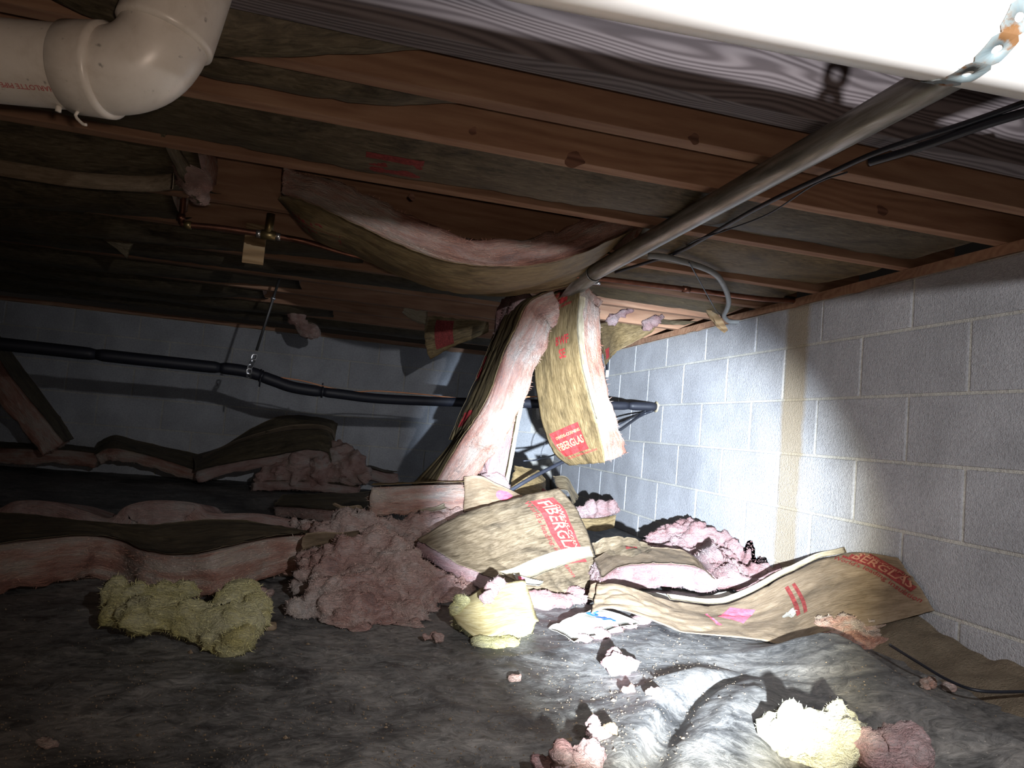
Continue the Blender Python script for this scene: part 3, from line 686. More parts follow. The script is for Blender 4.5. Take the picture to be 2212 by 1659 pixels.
# ------------------------------------------------------------------ sagging pink batt (fallen middle of bay C-D)
def grid_px(rowsdef):
    return [[atY(*p) if len(p) == 3 else p for p in row] for row in rowsdef]
near = [(605, 425), (650, 432), (740, 470), (830, 512), (920, 550), (1010, 573), (1100, 578), (1190, 566), (1270, 540), (1340, 508), (1390, 488)]
zoff = [.02, .0, 0, 0, 0, 0, 0, 0, 0, 0, 0]
g = []
for k, (x, y) in enumerate(near):
    a = atY(x, y, -3.33); far = a+np.array([0.02, 0.335, -0.012 if 0 < k < 10 else 0.05]); mid = (a+far)/2+np.array([0, 0, -0.018 if 0 < k < 10 else 0.0])
    if k == 0: far = a+np.array([-.04, 0.30, .08]); mid = (a+far)/2
    g.append([a, mid, far])
sf = Surf(g, wr=0.004, wf=(3, 16), seed=21)
r = thing('fiberglass_batt', sf.base(np.array(.5), np.array(.5)), 'pink batt sagging in a long arc from the joists, brown facing underneath', 'insulation')
f = sheet('facing', sf, KRAFT, r, side=1); sgn = 1 if sf.normal(np.array(.5), np.array(.5))[2] > 0 else -1
print_on('red_label', sf, rect2d(0.16, 0.13), 0.12, 0.5, 0, REDD, f, -0.0014*sgn)
wool('wool', sf, 0.088, sgn, PINK, r, step=0.013, amp=0.010, inset=0.003, t0=0.0)
# second loop of facing below it with a red print
g = grid_px([[(1003, 612, -3.05), (1000, 622, -2.95), (1005, 634, -2.85)], [(1060, 596, -3.1), (1070, 622, -2.95), (1075, 640, -2.8)], [(1140, 590, -3.12), (1150, 615, -2.95), (1150, 634, -2.8)],
             [(1210, 592, -3.1), (1215, 606, -2.95), (1215, 620, -2.8)], [(1290, 560, -3.05), (1290, 580, -2.95), (1285, 600, -2.85)]])
sf = Surf(g, wr=0.004, wf=(4, 14), seed=22); r = thing('insulation_facing', sf.base(np.array(.5), np.array(.5)), 'loose brown facing with dark red label, tucked under the sagging pink batt', 'insulation facing')
f = sheet('facing', sf, KRAFT, r, side=1, rag=0.006); dd = 1 if sf.normal(np.array(.5), np.array(.5))[1] < 0 else -1
print_on('red_label', sf, rect2d(0.055, 0.09), 0.12, 0.42, 0, REDD, f, 0.0014*dd); print_on('red_label', sf, rect2d(0.055, 0.09), 0.12, 0.42, 0, REDD, f, -0.003*dd)

# ------------------------------------------------------------------ hanging batts
def hang(name, edgeN, edgeF, t, label, seed, mat, woolmat=PINK, wside=None, kw={}):
    g = [[a, (np.asarray(a)+np.asarray(b))/2, b] for a, b in zip(edgeN, edgeF)]
    sf = Surf(g, wr=0.004, wf=(3, 26), seed=seed, rag=0.004)
    r = thing(name, edgeN[-1], label, 'insulation')
    n = sf.normal(np.array(.5), np.array(.5)); sg = 1 if n[0] > 0 else -1
    f = sheet('facing', sf, mat, r, side=-sg, step=0.010); wool('wool', sf, t, sg, woolmat, r, step=0.012, amp=0.007, inset=0.003, **kw)
    return sf, f, r, sg
# right one: facing towards the left, pink side to the camera
eN = [atY(x, y, Y) for x, y, Y in ((1262, 610, -2.80), (1250, 640, -2.84), (1246, 700, -2.86), (1252, 770, -2.88), (1268, 840, -2.90), (1286, 905, -2.91), (1300, 960, -2.90), (1306, 1000, -2.88))]
eF = [atY(x, y, Y) for x, y, Y in ((1200, 628, -2.55), (1172, 655, -2.56), (1158, 715, -2.58), (1153, 780, -2.60), (1158, 850, -2.62), (1172, 920, -2.63), (1195, 975, -2.63), (1228, 1006, -2.64))]
sf, f, r, sg = hang('fiberglass_batt', eN, eF, 0.105, 'right hanging batt, brown facing with red label, bright pink side by the wall', 31, KRAFT)
sfR = sf
logo(sf, 0.815, 0.58, 80, f, -sg, RED, 0.170, 0.115, -1)
logo(sf, 0.12, 0.62, 78, f, -sg, RED, 0.17, 0.09, -1)
print_on('red_lettering', sf, text2d('BWF', 0.040, 0.0012), 0.35, 0.34, 84, RED, f, -sg*0.0014, -1); print_on('red_lettering', sf, text2d('SE', 0.040, 0.0012), 0.41, 0.34, 84, RED, f, -sg*0.0014, -1)
# pale flange along its near edge
g2 = [[np.asarray(a)+np.array([0.0, -0.004, 0]), np.asarray(a)+np.array([0.028, 0.006, 0])] for a in eN[1:6]]
sheet('flange', Surf(g2, wr=0.003, seed=33), CREAM, r, th=0.001)
# left one
eN = [atY(x, y, Y) for x, y, Y in ((1195, 622, -2.72), (1142, 650, -2.78), (1112, 710, -2.82), (1084, 770, -2.84), (1052, 860, -2.86), (1020, 912, -2.82), (992, 952, -2.77), (936, 1050, -2.62))]
eF = [atY(x, y, Y) for x, y, Y in ((1150, 640, -2.45), (1100, 664, -2.48), (1066, 740, -2.50), (1038, 806, -2.52), (1003, 882, -2.54), (985, 925, -2.49), (968, 962, -2.45), (885, 1050, -2.30))]
sf, f, r, sg = hang('fiberglass_batt', eN, eF, 0.128, 'left hanging batt, salmon pink side towards the camera, sweeping down to the pile', 34, KRAFT)
print_on('red_label', sf, rect2d(0.13, 0.11), 0.66, 0.62, 90, RED, f, -sg*0.0014)
# third, behind and between: cream flange on its right
eN = [atY(x, y, Y) for x, y, Y in ((1170, 650, -2.60), (1163, 672, -2.62), (1150, 745, -2.64), (1136, 830, -2.66), (1120, 900, -2.68), (1108, 970, -2.64), (1092, 1052, -2.60))]
eF = [np.asarray(p)+np.array([-0.03, 0.26, 0.0]) for p in eN]
g = [[a, (a+b)/2, b] for a, b in zip(eN, eF)]
sf = Surf(g, wr=0.004, wf=(3, 20), seed=36); r = thing('fiberglass_batt', eN[-1], 'narrow batt behind the left hanging batt, cream edge showing on its right', 'insulation')
sg = 1 if sf.normal(np.array(.5), np.array(.5))[0] < 0 else -1
sheet('facing', sf, KRAFT, r, side=-sg); wool('wool', sf, 0.085, sg, BRIGHT, r, step=0.014, amp=0.007, inset=0.003)
g2 = [[np.asarray(a)+np.array([0.006, -0.010, 0]), np.asarray(a)+np.array([-0.010, -0.014, 0])] for a in eN[1:]]
sheet('flange', Surf(g2, wr=0.003, seed=37), CREAM, r, th=0.0014)
# dark leftover facing behind the left batt
g = grid_px([[(1098, 664, -2.42), (1120, 655, -2.36)], [(1060, 740, -2.44), (1085, 735, -2.38)], [(1030, 810, -2.46), (1050, 810, -2.4)], [(996, 885, -2.48), (1015, 885, -2.42)], [(970, 950, -2.5), (990, 950, -2.44)]])
sf = Surf(g, wr=0.004, seed=38); r = thing('insulation_facing', g[2][0], 'thin brown facing strip with red print left of the left hanging batt', 'insulation facing')
f = sheet('facing', sf, KRAFT, r); print_on('red_label', sf, rect2d(0.12, 0.05), 0.45, 0.35, 0, RED, f, 0.002); print_on('red_label', sf, rect2d(0.12, 0.05), 0.45, 0.35, 0, RED, f, -0.004)

# ------------------------------------------------------------------ torn facings at the far ceiling
def torn(rowsdef, label, mat, seed, ink=None, inkpos=(0.2, 0.5, 0.10, 0.10), rag=0.012, wr=0.004):
    g = grid_px(rowsdef); sf = Surf(g, wr=wr, wf=(8, 18), seed=seed, rag=rag)
    r = thing('insulation_facing', sf.base(np.array(.5), np.array(.5)), label, 'insulation facing')
    f = sheet('facing', sf, mat, r, step=0.010)
    if ink is not None:
        for s_ in (1, -1): print_on('red_label', sf, rect2d(inkpos[2], inkpos[3]), inkpos[0], inkpos[1], 0, ink, f, 0.0012*s_-(0.0016 if s_ < 0 else 0)*1.0)
    return sf, f, r
torn([[(922, 680, -1.535), (916, 715, -1.54), (918, 750, -1.56), (928, 778, -1.57)], [(975, 686, -1.535), (970, 712, -1.545), (972, 738, -1.55), (975, 752, -1.56)], [(1030, 691, -1.535), (1030, 705, -1.54), (1030, 718, -1.54), (1032, 728, -1.54)], [(1056, 696, -1.535), (1056, 703, -1.535), (1056, 711, -1.54), (1055, 718, -1.54)]],
     'torn olive facing with a dark red label fanning out left of the hanging batts', KRAFT, 41, REDD, (0.26, 0.45, 0.085, 0.10), 0.014)
torn([[(1290, 700, -2.1), (1300, 740, -2.05), (1308, 790, -2.0)], [(1330, 692, -1.9), (1330, 728, -1.85), (1330, 762, -1.8)], [(1380, 688, -1.9), (1375, 712, -1.85), (1365, 742, -1.8)], [(1432, 690, -1.95), (1420, 704, -1.9), (1408, 718, -1.85)]],
     'tan torn facing hanging right of the right hanging batt, against the wall top', KRAFT, 42, RED, (0.10, 0.8, 0.05, 0.04), 0.01)
torn([[(1325, 676, -1.9), (1330, 690, -1.88)], [(1380, 672, -1.9), (1382, 690, -1.88)], [(1440, 690, -2.0), (1425, 700, -1.98)], [(1508, 694, -2.2), (1480, 702, -2.1)]], 'dark olive facing under the lit joist beside the right wall', KRAFT_D, 43)
r = thing('wool_tuft', atY(1325, 685, -2.0), 'torn pink tuft stuck behind the lit joist, left one of two', 'insulation'); blob('wool', [(atY(1322, 688, -1.98), .03), (atY(1345, 676, -1.98), .028), (atY(1360, 668, -1.98), .022)], BRIGHT, r, seed=5)
r = thing('wool_tuft', atY(1410, 690, -2.0), 'torn pink tuft behind the lit joist, beside the right wall', 'insulation'); blob('wool', [(atY(1398, 704, -1.98), .028), (atY(1415, 692, -1.98), .03), (atY(1432, 684, -1.98), .02)], BRIGHT, r, seed=6)
torn([[(650, 690, -0.9), (655, 712, -0.9), (660, 733, -0.9)], [(685, 700, -0.9), (685, 716, -0.9), (682, 728, -0.9)]], 'dark scrap of facing dangling from the ceiling above the black pipe', KRAFT_D, 44)
r = thing('wool_tuft', atY(668, 712, -0.95), 'dusty wool tuft dangling above the black pipe near its hanger rod', 'insulation'); blob('wool', [(atY(655, 705, -.93), .04), (atY(672, 715, -.93), .045), (atY(640, 685, -.93), .05)], LILAC, r, seed=7)
torn([[(330, 225, -3.55), (345, 250, -3.5)], [(350, 300, -3.45), (395, 330, -3.4)], [(385, 380, -3.35), (430, 390, -3.3)], [(425, 440, -3.3), (455, 445, -3.25)]], 'dark torn facing hanging down behind the white pipe elbow', KRAFT_D, 45, wr=0.01)
r = thing('wool_tuft', atY(400, 350, -3.3), 'dull pink wool strip hanging behind the white pipe elbow', 'insulation'); blob('wool', [(atY(372, 320, -3.34), .035), (atY(398, 350, -3.32), .045), (atY(415, 385, -3.30), .04), (atY(430, 425, -3.28), .025), (atY(336, 265, -3.4), .012), (atY(338, 245, -3.4), .010)], LILAC, r, seed=8)
torn([[(870, 662, -1.545), (868, 676, -1.545)], [(895, 668, -1.545), (893, 694, -1.545)], [(925, 672, -1.545), (922, 704, -1.545)]], 'grayish shred of facing at the left tip of the torn olive facing', CREAM, 46, rag=0.02)
torn([[(160, 495, -2.4), (200, 500, -2.4)], [(245, 512, -2.4), (260, 545, -2.4)], [(290, 525, -2.4), (275, 560, -2.4)]], 'dark flap of facing at far left below the pale paper flange', KRAFT_D, 47)

# ================================================================== PIPES
def pv(parent, name, path, r, mat, seg=28, caps=True):
    V, F = tube(path, r, seg, caps); return put(name, V, F, mat, parent)
# white drain pipe, near camera
pd = np.array([0.9975, -0.071, 0.0]); pa = np.array([-1.035, -4.615, 0.988])
p0, p1 = pa+pd*(-1.45), pa+pd*1.02
r = thing('drain_pipe', (p0+p1)/2, 'large white plastic drain pipe crossing the top right corner', 'pipe')
pv(r, 'pipe_body', cr([p0, (p0+p1)/2, p1], 12), 0.057, PVC_W, 48)
# strap around it
def strap_band(centre, axis, rad, up_len, width, label, mat, name='pipe_strap', n=34, lean=0.0):
    axis = np.asarray(axis)/np.linalg.norm(axis); up = np.array([0, 0, 1.0]); side = np.cross(axis, up); side /= np.linalg.norm(side)
    pts = []
    for k in range(n):                                      # under the pipe from back to front, then up
        a = math.radians(200+(k/(n-1))*180); pts.append(np.asarray(centre)+rad*(side*math.cos(a)*1+up*math.sin(a)))
    pts = [pts[0]+up*up_len*(1-q/6) for q in range(6)]+pts+[pts[-1]+up*up_len*(q+1)/6 for q in range(6)]
    return np.array(pts), axis
sc = np.array(pa)+pd*(-0.005); r = thing('pipe_strap', sc, 'rusty perforated metal strap looped under the white drain pipe', 'strap')
pts, ax = strap_band(sc, pd, 0.0585, 0.09, 0.026, '', STRAP)
# skewed: the strap runs up towards the right
L = np.concatenate([[0], np.cumsum(np.linalg.norm(np.diff(pts, axis=0), axis=1))]); L /= L[-1]
skew = -0.085*(L-0.5); pts = pts+ax[None]*skew[:, None]*-1.0
def perforated(pts, ax, wdt, pitch, hole, th=0.0016):
    tot = np.concatenate([[0], np.cumsum(np.linalg.norm(np.diff(pts, axis=0), axis=1))])
    def P(l): return np.array([np.interp(l, tot, pts[:, i]) for i in range(3)])
    V = []; F = []; n = int(tot[-1]/pitch); K = 16
    for i in range(n):
        l0 = i*pitch; base = len(V)
        def add(u, v):
            l = l0+pitch/2+u; p = P(l)+ax*v; tg = P(l+1e-3)-P(l-1e-3); tg /= np.linalg.norm(tg); nn = np.cross(tg, ax); V.append(p); V.append(p+nn*th)
        h = pitch/2; w2 = wdt/2
        for k in range(K):
            a = 2*math.pi*(k+0.5)/K; c, s = math.cos(a), math.sin(a); m = max(abs(c)/1, abs(s)/1)
            add(h*c/m, w2*s/m)
        for k in range(K):
            a = 2*math.pi*(k+0.5)/K; add(hole*math.cos(a), hole*math.sin(a))
        for k in range(K):
            o0, o1, i0, i1 = base+2*k, base+2*((k+1) % K), base+2*(K+k), base+2*(K+(k+1) % K)
            F += [[o0, o1, i1, i0], [o0+1, i0+1, i1+1, o1+1], [i0, i1, i1+1, i0+1]]
    return V, F
V, F = perforated(pts, ax, 0.030, 0.032, 0.0052); put('strap', V, F, STRAP, r, True)
# white elbow at top left
DE = 0.97
h0, h1, cn, up1 = atD(-160, 112, DE), atD(150, 146, DE), atD(326, 166, DE), atD(408, -60, DE+0.02)
cn[2] = h1[2]+0.0; h0[2] = h1[2]
dh = (cn-h0)/np.linalg.norm(cn-h0); du = (up1-cn)/np.linalg.norm(up1-cn)
r = thing('pipe_elbow', cn, 'white plastic pipe with a bend turning up at top left', 'pipe')
RB = 0.068
s0 = cn-dh*RB*0.95; e0 = cn+du*RB*0.95
arc = []
ca = s0+du*RB*0.95; 
for k in range(15):
    t = k/14; arc.append((1-t)**2*s0+2*t*(1-t)*cn+t*t*e0)
arc = np.array(arc); arc = arc*0.75+np.array([ca+(s0-ca)*math.cos(q)+(e0-ca)*math.sin(q) for q in np.linspace(0, math.pi/2, 15)])*0.25
pv(r, 'elbow_body', arc, 0.0585, PVC, 40)
c0 = s0-dh*0.048; pipe = pv(r, 'pipe_body', cr([h0-dh*0.3, (h0+c0)/2, s0], 10), 0.0565, PVC, 40)
hubp = np.array([c0, c0+dh*0.003, c0+dh*0.03, s0, s0+dh*0.006, s0+dh*0.009]); pv(r, 'hub', hubp, np.array([.0585, .0620, .0632, .0645, .0645, .059]), PVC, 40)
hubu = np.array([e0-du*0.009, e0-du*0.006, e0, e0+du*0.05, e0+du*0.12, e0+du*0.16]); pv(r, 'hub', hubu, np.array([.059, .0645, .0645, .0635, .062, .0565]), PVC, 40)
# red pipe print (upside down, running along the lower front)
tv, tf = text2d('CHARLOTTE PIPE', 0.0105, 0.0002)
bk = np.cross(dh, np.array([0, 0, 1.0])); bk /= np.linalg.norm(bk)          # towards camera is -y
V = []
for a, b in tv:
    ang = math.radians(-56)-b/0.0572; l = -a
    V.append(c0-dh*(0.030-l*1.0)+0.0572*(bk*math.cos(ang)+np.array([0, 0, 1.0])*math.sin(ang)))
put('red_lettering', V, tf, flat_mat('faded_red_print', (0.50, 0.16, 0.15), 0.6), pipe, False)
dr = c0-np.array([0, 0, 0.061])+dh*0.012
V, F = join(tube(cr([dr+dh*0.006, dr+dh*0.003-np.array([0, 0, .008]), dr+dh*0.014-np.array([0, 0, .018]), dr+dh*.02-np.array([0, 0, .019])], 8), 0.0022, 8), tube(cr([dr-dh*0.022+np.array([0, 0, .004]), dr-dh*0.022-np.array([0, 0, .004])], 4), 0.004, 8))
put('glue_drip', V, F, PVC, r)
# gray steel pipe running away under the joists
gx, gzc = -0.845, 1.089
r = thing('steel_pipe', (gx, -3.8, gzc), 'gray galvanised steel pipe running back under the joists to the hanging batts', 'pipe')
gp = cr([(gx+0.01, -4.95, gzc), (gx+.004, -4.3, gzc-.001), (gx-.004, -3.6, gzc-.002), (gx-0.008, -2.98, gzc-.004)], 30)
pv(r, 'pipe_body', gp, 0.0275, GALV, 32, True)
# cut open end: curved tongue of sheet metal
tng = []
for k in range(9):
    q = k/8; w = math.radians(120-95*q); row = []
    for a in np.linspace(-w, w, 11): row.append((gx-0.008+0.03*math.sin(a)*(1.0+0.4*q), -2.99+0.36*q, gzc-0.006-0.03*math.cos(a)+0.0-0.02*q))
    tng.append(row)
sfT = Surf(tng, wr=0.0008, seed=50); sheet('cut_end', sfT, GALV, r, th=0.0014, step=0.008)
pv(r, 'end_bolt', cr([atY(1268, 612, -2.86), atY(1296, 612, -2.90)], 5), 0.0055, SILVER, 10)

# copper pipe by the right wall
def copper(label, pts, rad, fits, name='copper_pipe'):
    r = thing(name, pts[len(pts)//2], label, 'pipe'); pv(r, 'pipe_body', cr(pts, 40), rad, COPPER, 14)
    for p, d, rr, ln, mt, nm in fits:
        p, d = np.asarray(p, float), np.asarray(d, float)/np.linalg.norm(d); pv(r, nm, np.array([p-d*ln, p, p+d*ln]), rr, mt, 14)
    return r
cA = [atY(1180, 588, -2.92), atY(1330, 606, -2.92), atY(1500, 627, -2.93), atY(1640, 645, -2.95), atX(1722, 650, 0.01)]
copper('copper pipe running along the joists into the top of the right wall', cA, 0.0095, [(atY(1482, 625, -2.93), (1, 0, -.02), .012, .014, COPPER, 'coupling'), (np.array(cA[-1])+np.array([-.03, 0, 0.0]), (1, 0, 0), .0135, .022, STEELD, 'wall_fitting')])
yc = -2.88
e1, e2 = atY(398, 412, yc), atY(390, 478, yc); tee = atY(580, 508, yc)
c2 = [atY(402, 400, yc+.05), e1, atY(393, 465, yc), atY(393, 482, yc), atY(408, 486, yc), atY(480, 493, yc), tee, atY(660, 522, yc), atY(740, 545, yc+.05), atY(800, 560, yc+.1)]
dx = np.array(tee)-atY(480, 493, yc)
copper('copper pipe with an elbow and a tee below the dark batts at left', c2, 0.0095,
       [(atY(395, 428, yc), (0, 0, 1), .0125, .005, SOLDER, 'solder_joint'), (atY(391, 470, yc), (0, 0, 1), .0128, .010, COPPER, 'elbow_end'), (atY(406, 486, yc), dx, .0128, .010, BRASS, 'elbow_end'),
        (tee, dx, .0150, .022, BRASS, 'tee'), (np.array(tee)+np.array([0, 0, .035]), (0.03, 0, 1), .013, .035, BRASS, 'tee_branch'), (np.array(tee)-dx/np.linalg.norm(dx)*.03, dx, .0125, .007, SOLDER, 'solder_joint'), (np.array(tee)+dx/np.linalg.norm(dx)*.03, dx, .0125, .007, SOLDER, 'solder_joint')])
q = np.array([atY(552, 508, -2.702)[0], -2.702, atY(552, 508, -2.702)[2]])
V, F = box(q+np.array([-.035, 0, -.10]), q+np.array([.035, .012, .04]), 0.003); r = thing('wood_block', q, 'small pale wood cleat behind the copper tee', 'wood'); put('board', V, F, WOOD_S, r, False)

# cables under the gray pipe
def cable(name, pts, rad, mat, label, cat='cable', n=60, seg=8):
    V, F = tube(cr(pts, n), rad, seg); c = np.asarray(pts[len(pts)//2], float)
    r = bpy.data.objects.new(name, mesh(name, np.asarray(V)-c, F, mat)); COL.objects.link(r); r.location = tuple(c); return tag(r, label, cat)
zc = 1.10
cable('electric_cable', [atZ(2300, 190, zc), atZ(2100, 262, zc), atZ(1905, 325, zc), atZ(1775, 383, zc), atZ(1640, 447, zc), atZ(1520, 515, zc), atZ(1455, 548, zc), atZ(1330, 588, zc)], 0.0055, CABLE, 'black cable running beside the gray steel pipe')
cable('thin_wire', [atZ(1830, 372, zc), atZ(1760, 398, zc), atZ(1660, 462, zc), atZ(1560, 500, zc-.005), atZ(1500, 520, zc-.005), atY(1474, 540, -3.25), atY(1466, 552, -3.2), atY(1452, 558, -3.15)], 0.002, CABLE, 'thin dark wire sagging beneath the black cable', 'wire')
cable('electric_cable', [atZ(2320, 215, zc-.01), atZ(2150, 262, zc-.01), atZ(1980, 320, zc-.008), atZ(1880, 350, zc-.005)], 0.008, CABLE, 'second black cable at the right edge, under the white drain pipe')
# gray conduit bending down the wall
cable('conduit', [atZ(1400, 552, 1.085), atZ(1440, 556, 1.085), atZ(1500, 572, 1.083), atZ(1545, 592, 1.082), atZ(1566, 622, 1.08), atZ(1574, 650, 1.075), atZ(1570, 668, 1.07), atX(1564, 682, -.12), atX(1575, 694, -.05), atX(1602, 696, 0.02)], 0.0095, CONDUIT, 'gray conduit curving down from the joists into the right wall', 'conduit', 70, 14)
cable('thin_wire', [atZ(1488, 566, 1.07), atZ(1510, 605, 1.06), atZ(1535, 650, 1.05), atX(1548, 672, -.16), atX(1560, 682, -.08)], 0.002, CABLE, 'thin wire dangling beside the gray conduit', 'wire')
a, b = atX(1528, 668, -.14), atX(1569, 716, -.06); dd_ = (b-a)/np.linalg.norm(b-a); u_ = np.cross(dd_, [0, 1, 0]); u_ /= np.linalg.norm(u_); v_ = np.cross(dd_, u_)
V = []; n = 7
for k in range(n):
    t = k/(n-1); w_ = 0.012*(1.15 if 1 < k < 6 else .75)
    for (p, q) in ((-1, -1), (1, -1), (1, 1), (-1, 1)): V.append(a+(b-a)*t+u_*p*w_*(1+.3*random.uniform(-1, 1))+v_*q*w_*.7*(1+.3*random.uniform(-1, 1)))
F = [[i*4+k, i*4+(k+1) % 4, i*4+4+(k+1) % 4, i*4+4+k] for i in range(n-1) for k in range(4)]+[[0, 3, 2, 1], [(n-1)*4+k for k in range(4)]]
r = thing('wood_splinter', a, 'broken splintered stick of wood jutting over the right wall top', 'wood'); put('stick', V, F, WOOD_S, r, False)
V, F = join(tube(cr([a, a+np.array([-.02, 0, .02]), a+np.array([-.03, 0, .005])], 5), .004, 5), tube(cr([a+u_*.01, a+u_*.02-dd_*.02, a+u_*.018-dd_*.035], 5), .003, 5)); put('splinter', V, F, WOOD_S, r)

# insulated black pipe across the back
bp = [(1418, 879, None), (1330, 876, -1.74), (1150, 872, -1.76), (1000, 869, -1.80), (830, 862, -1.85), (740, 852, -1.88), (640, 838, -1.90), (590, 822, -1.91), (530, 802, -1.93), (430, 790, -1.96), (280, 774, -2.0), (130, 757, -2.03), (0, 743, -2.06), (-200, 722, -2.1)]
bpts = [atX(1418, 879, 0.0) if p[2] is None else atY(*p) for p in bp]
path = cr(bpts, 140); r = thing('insulated_pipe', path[60], 'long black foam covered pipe sagging across in front of the back wall', 'pipe')
cuts = [0, 8, 16, 58, 80, 92, 112, 139]
for a, b in zip(cuts[:-1], cuts[1:]):
    seg_ = path[a:b+1]; n_ = len(seg_); rr = np.full(n_, 0.0265) if a > 16 else np.full(n_, 0.0235); rr[0] *= .80; rr[-1] *= .80
    if n_ > 3: rr[1] *= .97; rr[-2] *= .97
    pv(r, 'foam_sleeve', seg_, rr, FOAM, 18)
pv(r, 'end_collar', np.array([path[0]+np.array([-.004, 0, 0]), path[0]+np.array([.01, 0, 0])]), 0.03, CREAM, 18)
for k in (16, 58, 80):
    t_ = path[k+1]-path[k-1]; t_ /= np.linalg.norm(t_); pv(r, 'zip_tie', np.array([path[k]-t_*.004, path[k]+t_*.004]), .0275, BLACK, 16)
    V, F = tube(np.array([path[k]+np.array([0, -.02, .03]), path[k]+np.array([0, -.02, -.05 if k == 80 else .04])]), .004, 6); put('tie_tail', V, F, BLACK, r)
cable('orange_wire', [p+np.array([0, -0.004, 0.028+0.010*math.sin(i*1.7)]) for i, p in enumerate(path[14:78:6])], 0.003, ORANGE, 'thin orange wire lying along the top of the black pipe', 'wire')
# hanger rod with perforated strap
hb, ht_ = atY(540, 802, -1.93), atY(590, 645, -1.90)
r = thing('pipe_hanger', hb, 'steel hanger rod with a perforated strap holding up the black pipe', 'hanger')
jn = hb+(ht_-hb)*0.28; pv(r, 'rod', np.array([jn, ht_, ht_+(ht_-hb)*.35]), .006, STEELD, 10); pv(r, 'nut', np.array([ht_-np.array([0, 0, .005]), ht_+np.array([0, 0, .006])]), .011, SILVER, 6)
pt = [hb+np.array([0, .027, .0]), hb+np.array([0, .02, -.022]), hb+np.array([0, 0, -.031]), hb+np.array([0, -.022, -.022]), hb+np.array([0, -.031, 0]), hb+np.array([.004, -.026, .03])]+[hb+(jn-hb)*q+np.array([0, -.012, 0]) for q in (.5, .75, 1.0)]
V, F = perforated(cr(pt, 30), np.array([1.0, 0, 0]), .022, .026, .005); put('strap', V, F, SILVER, r)
# cables near the wall and the floor
cable('electric_cable', [atY(1060, 1085, -2.66), atY(1105, 1058, -2.64), atY(1160, 1026, -2.6), atY(1250, 980, -2.4), atX(1330, 935, -.35), atX(1380, 900, -.08), atX(1412, 886, 0.0)], 0.008, CABLE, 'thick black cable rising from the pile behind the right hanging batt')
cable('electric_cable', [atY(1130, 996, -1.9), atY(1165, 992, -1.9), atY(1215, 975, -1.7), atX(1335, 918, -.3), atX(1385, 892, -.05), atX(1410, 884, 0.0)], 0.004, CABLE, 'thinner black cable above the thick one behind the right hanging batt')
cable('thin_wire', [atY(1168, 994, -1.8), atY(1170, 975, -1.8), atY(1180, 955, -1.8), atY(1200, 940, -1.8)], 0.0022, CABLE, 'thin gray wire loop left of the right hanging batt', 'wire')
r = thing('small_rod', atX(1313, 770, -.02), 'short black rod with a white tip hanging at the back of the right wall', 'rod')
pv(r, 'rod', np.array([atX(1314, 745, -.03), atX(1312, 800, -.03)]), .008, BLACK, 8); pv(r, 'tip', np.array([atX(1312, 800, -.03), atX(1311, 815, -.03)]), .010, WHITE, 8)

# ================================================================== FLOOR PILES
def surf_px(rowsdef, **kw): return Surf([[np.asarray(p, float) for p in row] for row in rowsdef], **kw)
def faced(rowsdef, t, label, mat=KRAFT, wm=PINK, seed=1, up=True, amp=0.009, wr=0.004, name='fiberglass_batt', fkw={}, wkw={}):
    sf = surf_px(rowsdef, wr=wr, wf=(4, 18), seed=seed, rag=0.006); n = sf.normal(np.array(.5), np.array(.5)); sg = 1 if n[2] > 0 else -1   # facing side
    r = thing(name, sf.base(np.array(.5), np.array(.5))-np.array([0, 0, t]), label, 'insulation')
    f = sheet('facing', sf, mat, r, side=sg, **fkw); wool("wool", sf, t, -sg, wm, r, **{"amp": amp, "inset": 0.003, **wkw})
    return sf, f, r, sg
# long batt at left front
fr = [(-150, 1180), (-40, 1177), (60, 1165), (180, 1153), (255, 1163), (310, 1186), (390, 1198), (470, 1186), (560, 1163), (648, 1150)]
bk_ = [(-150, 1100), (-40, 1106), (60, 1112), (160, 1122), (250, 1130), (330, 1134), (410, 1126), (500, 1124), (590, 1134), (680, 1147)]
g = []
for k, (a, b) in enumerate(zip(fr, bk_)):
    p = atZ(*a, 0.143-(.022 if 4 <= k <= 6 else 0)); q = atZ(*b, 0.128); g.append([p, p*.65+q*.35+np.array([0, 0, -.004]), p*.3+q*.7, q])
faced(g, 0.118, 'long pink batt lying at left front, dark facing on top, yellow chunk before it', KRAFT_D, PINK, 61, wkw=dict(step=.013, flen=.010))
# ragged one behind it
fr = [(-120, 1090), (-20, 1098), (30, 1078), (110, 1080), (180, 1100), (235, 1116), (268, 1090), (330, 1077), (420, 1083), (455, 1104), (560, 1106), (640, 1122), (690, 1140)]
g = []
for a in fr:
    p = atY(*a, -2.50+.0002*a[0]); q = p+np.array([0.03, 0.30, -0.05]); g.append([p, p*.6+q*.4, q])
sf = surf_px(g, wr=0.006, seed=62); r = thing('fiberglass_batt', sf.base(np.array(.5), np.array(.5))-np.array([0, 0, .14]), 'ragged pink batt lying just behind the long front batt at left', 'insulation')
sg = 1 if sf.normal(np.array(.5), np.array(.5))[2] > 0 else -1; wool('wool', sf, 0.10, -sg, LILAC, r, amp=0.014, step=.015)
g = [[np.asarray(row[0])+np.array([0, -.012, -.100]), np.asarray(row[0])+np.array([0, .10, -.13])] for row in g]; sheet('facing', surf_px(g, wr=.004, seed=63), KRAFT, r)
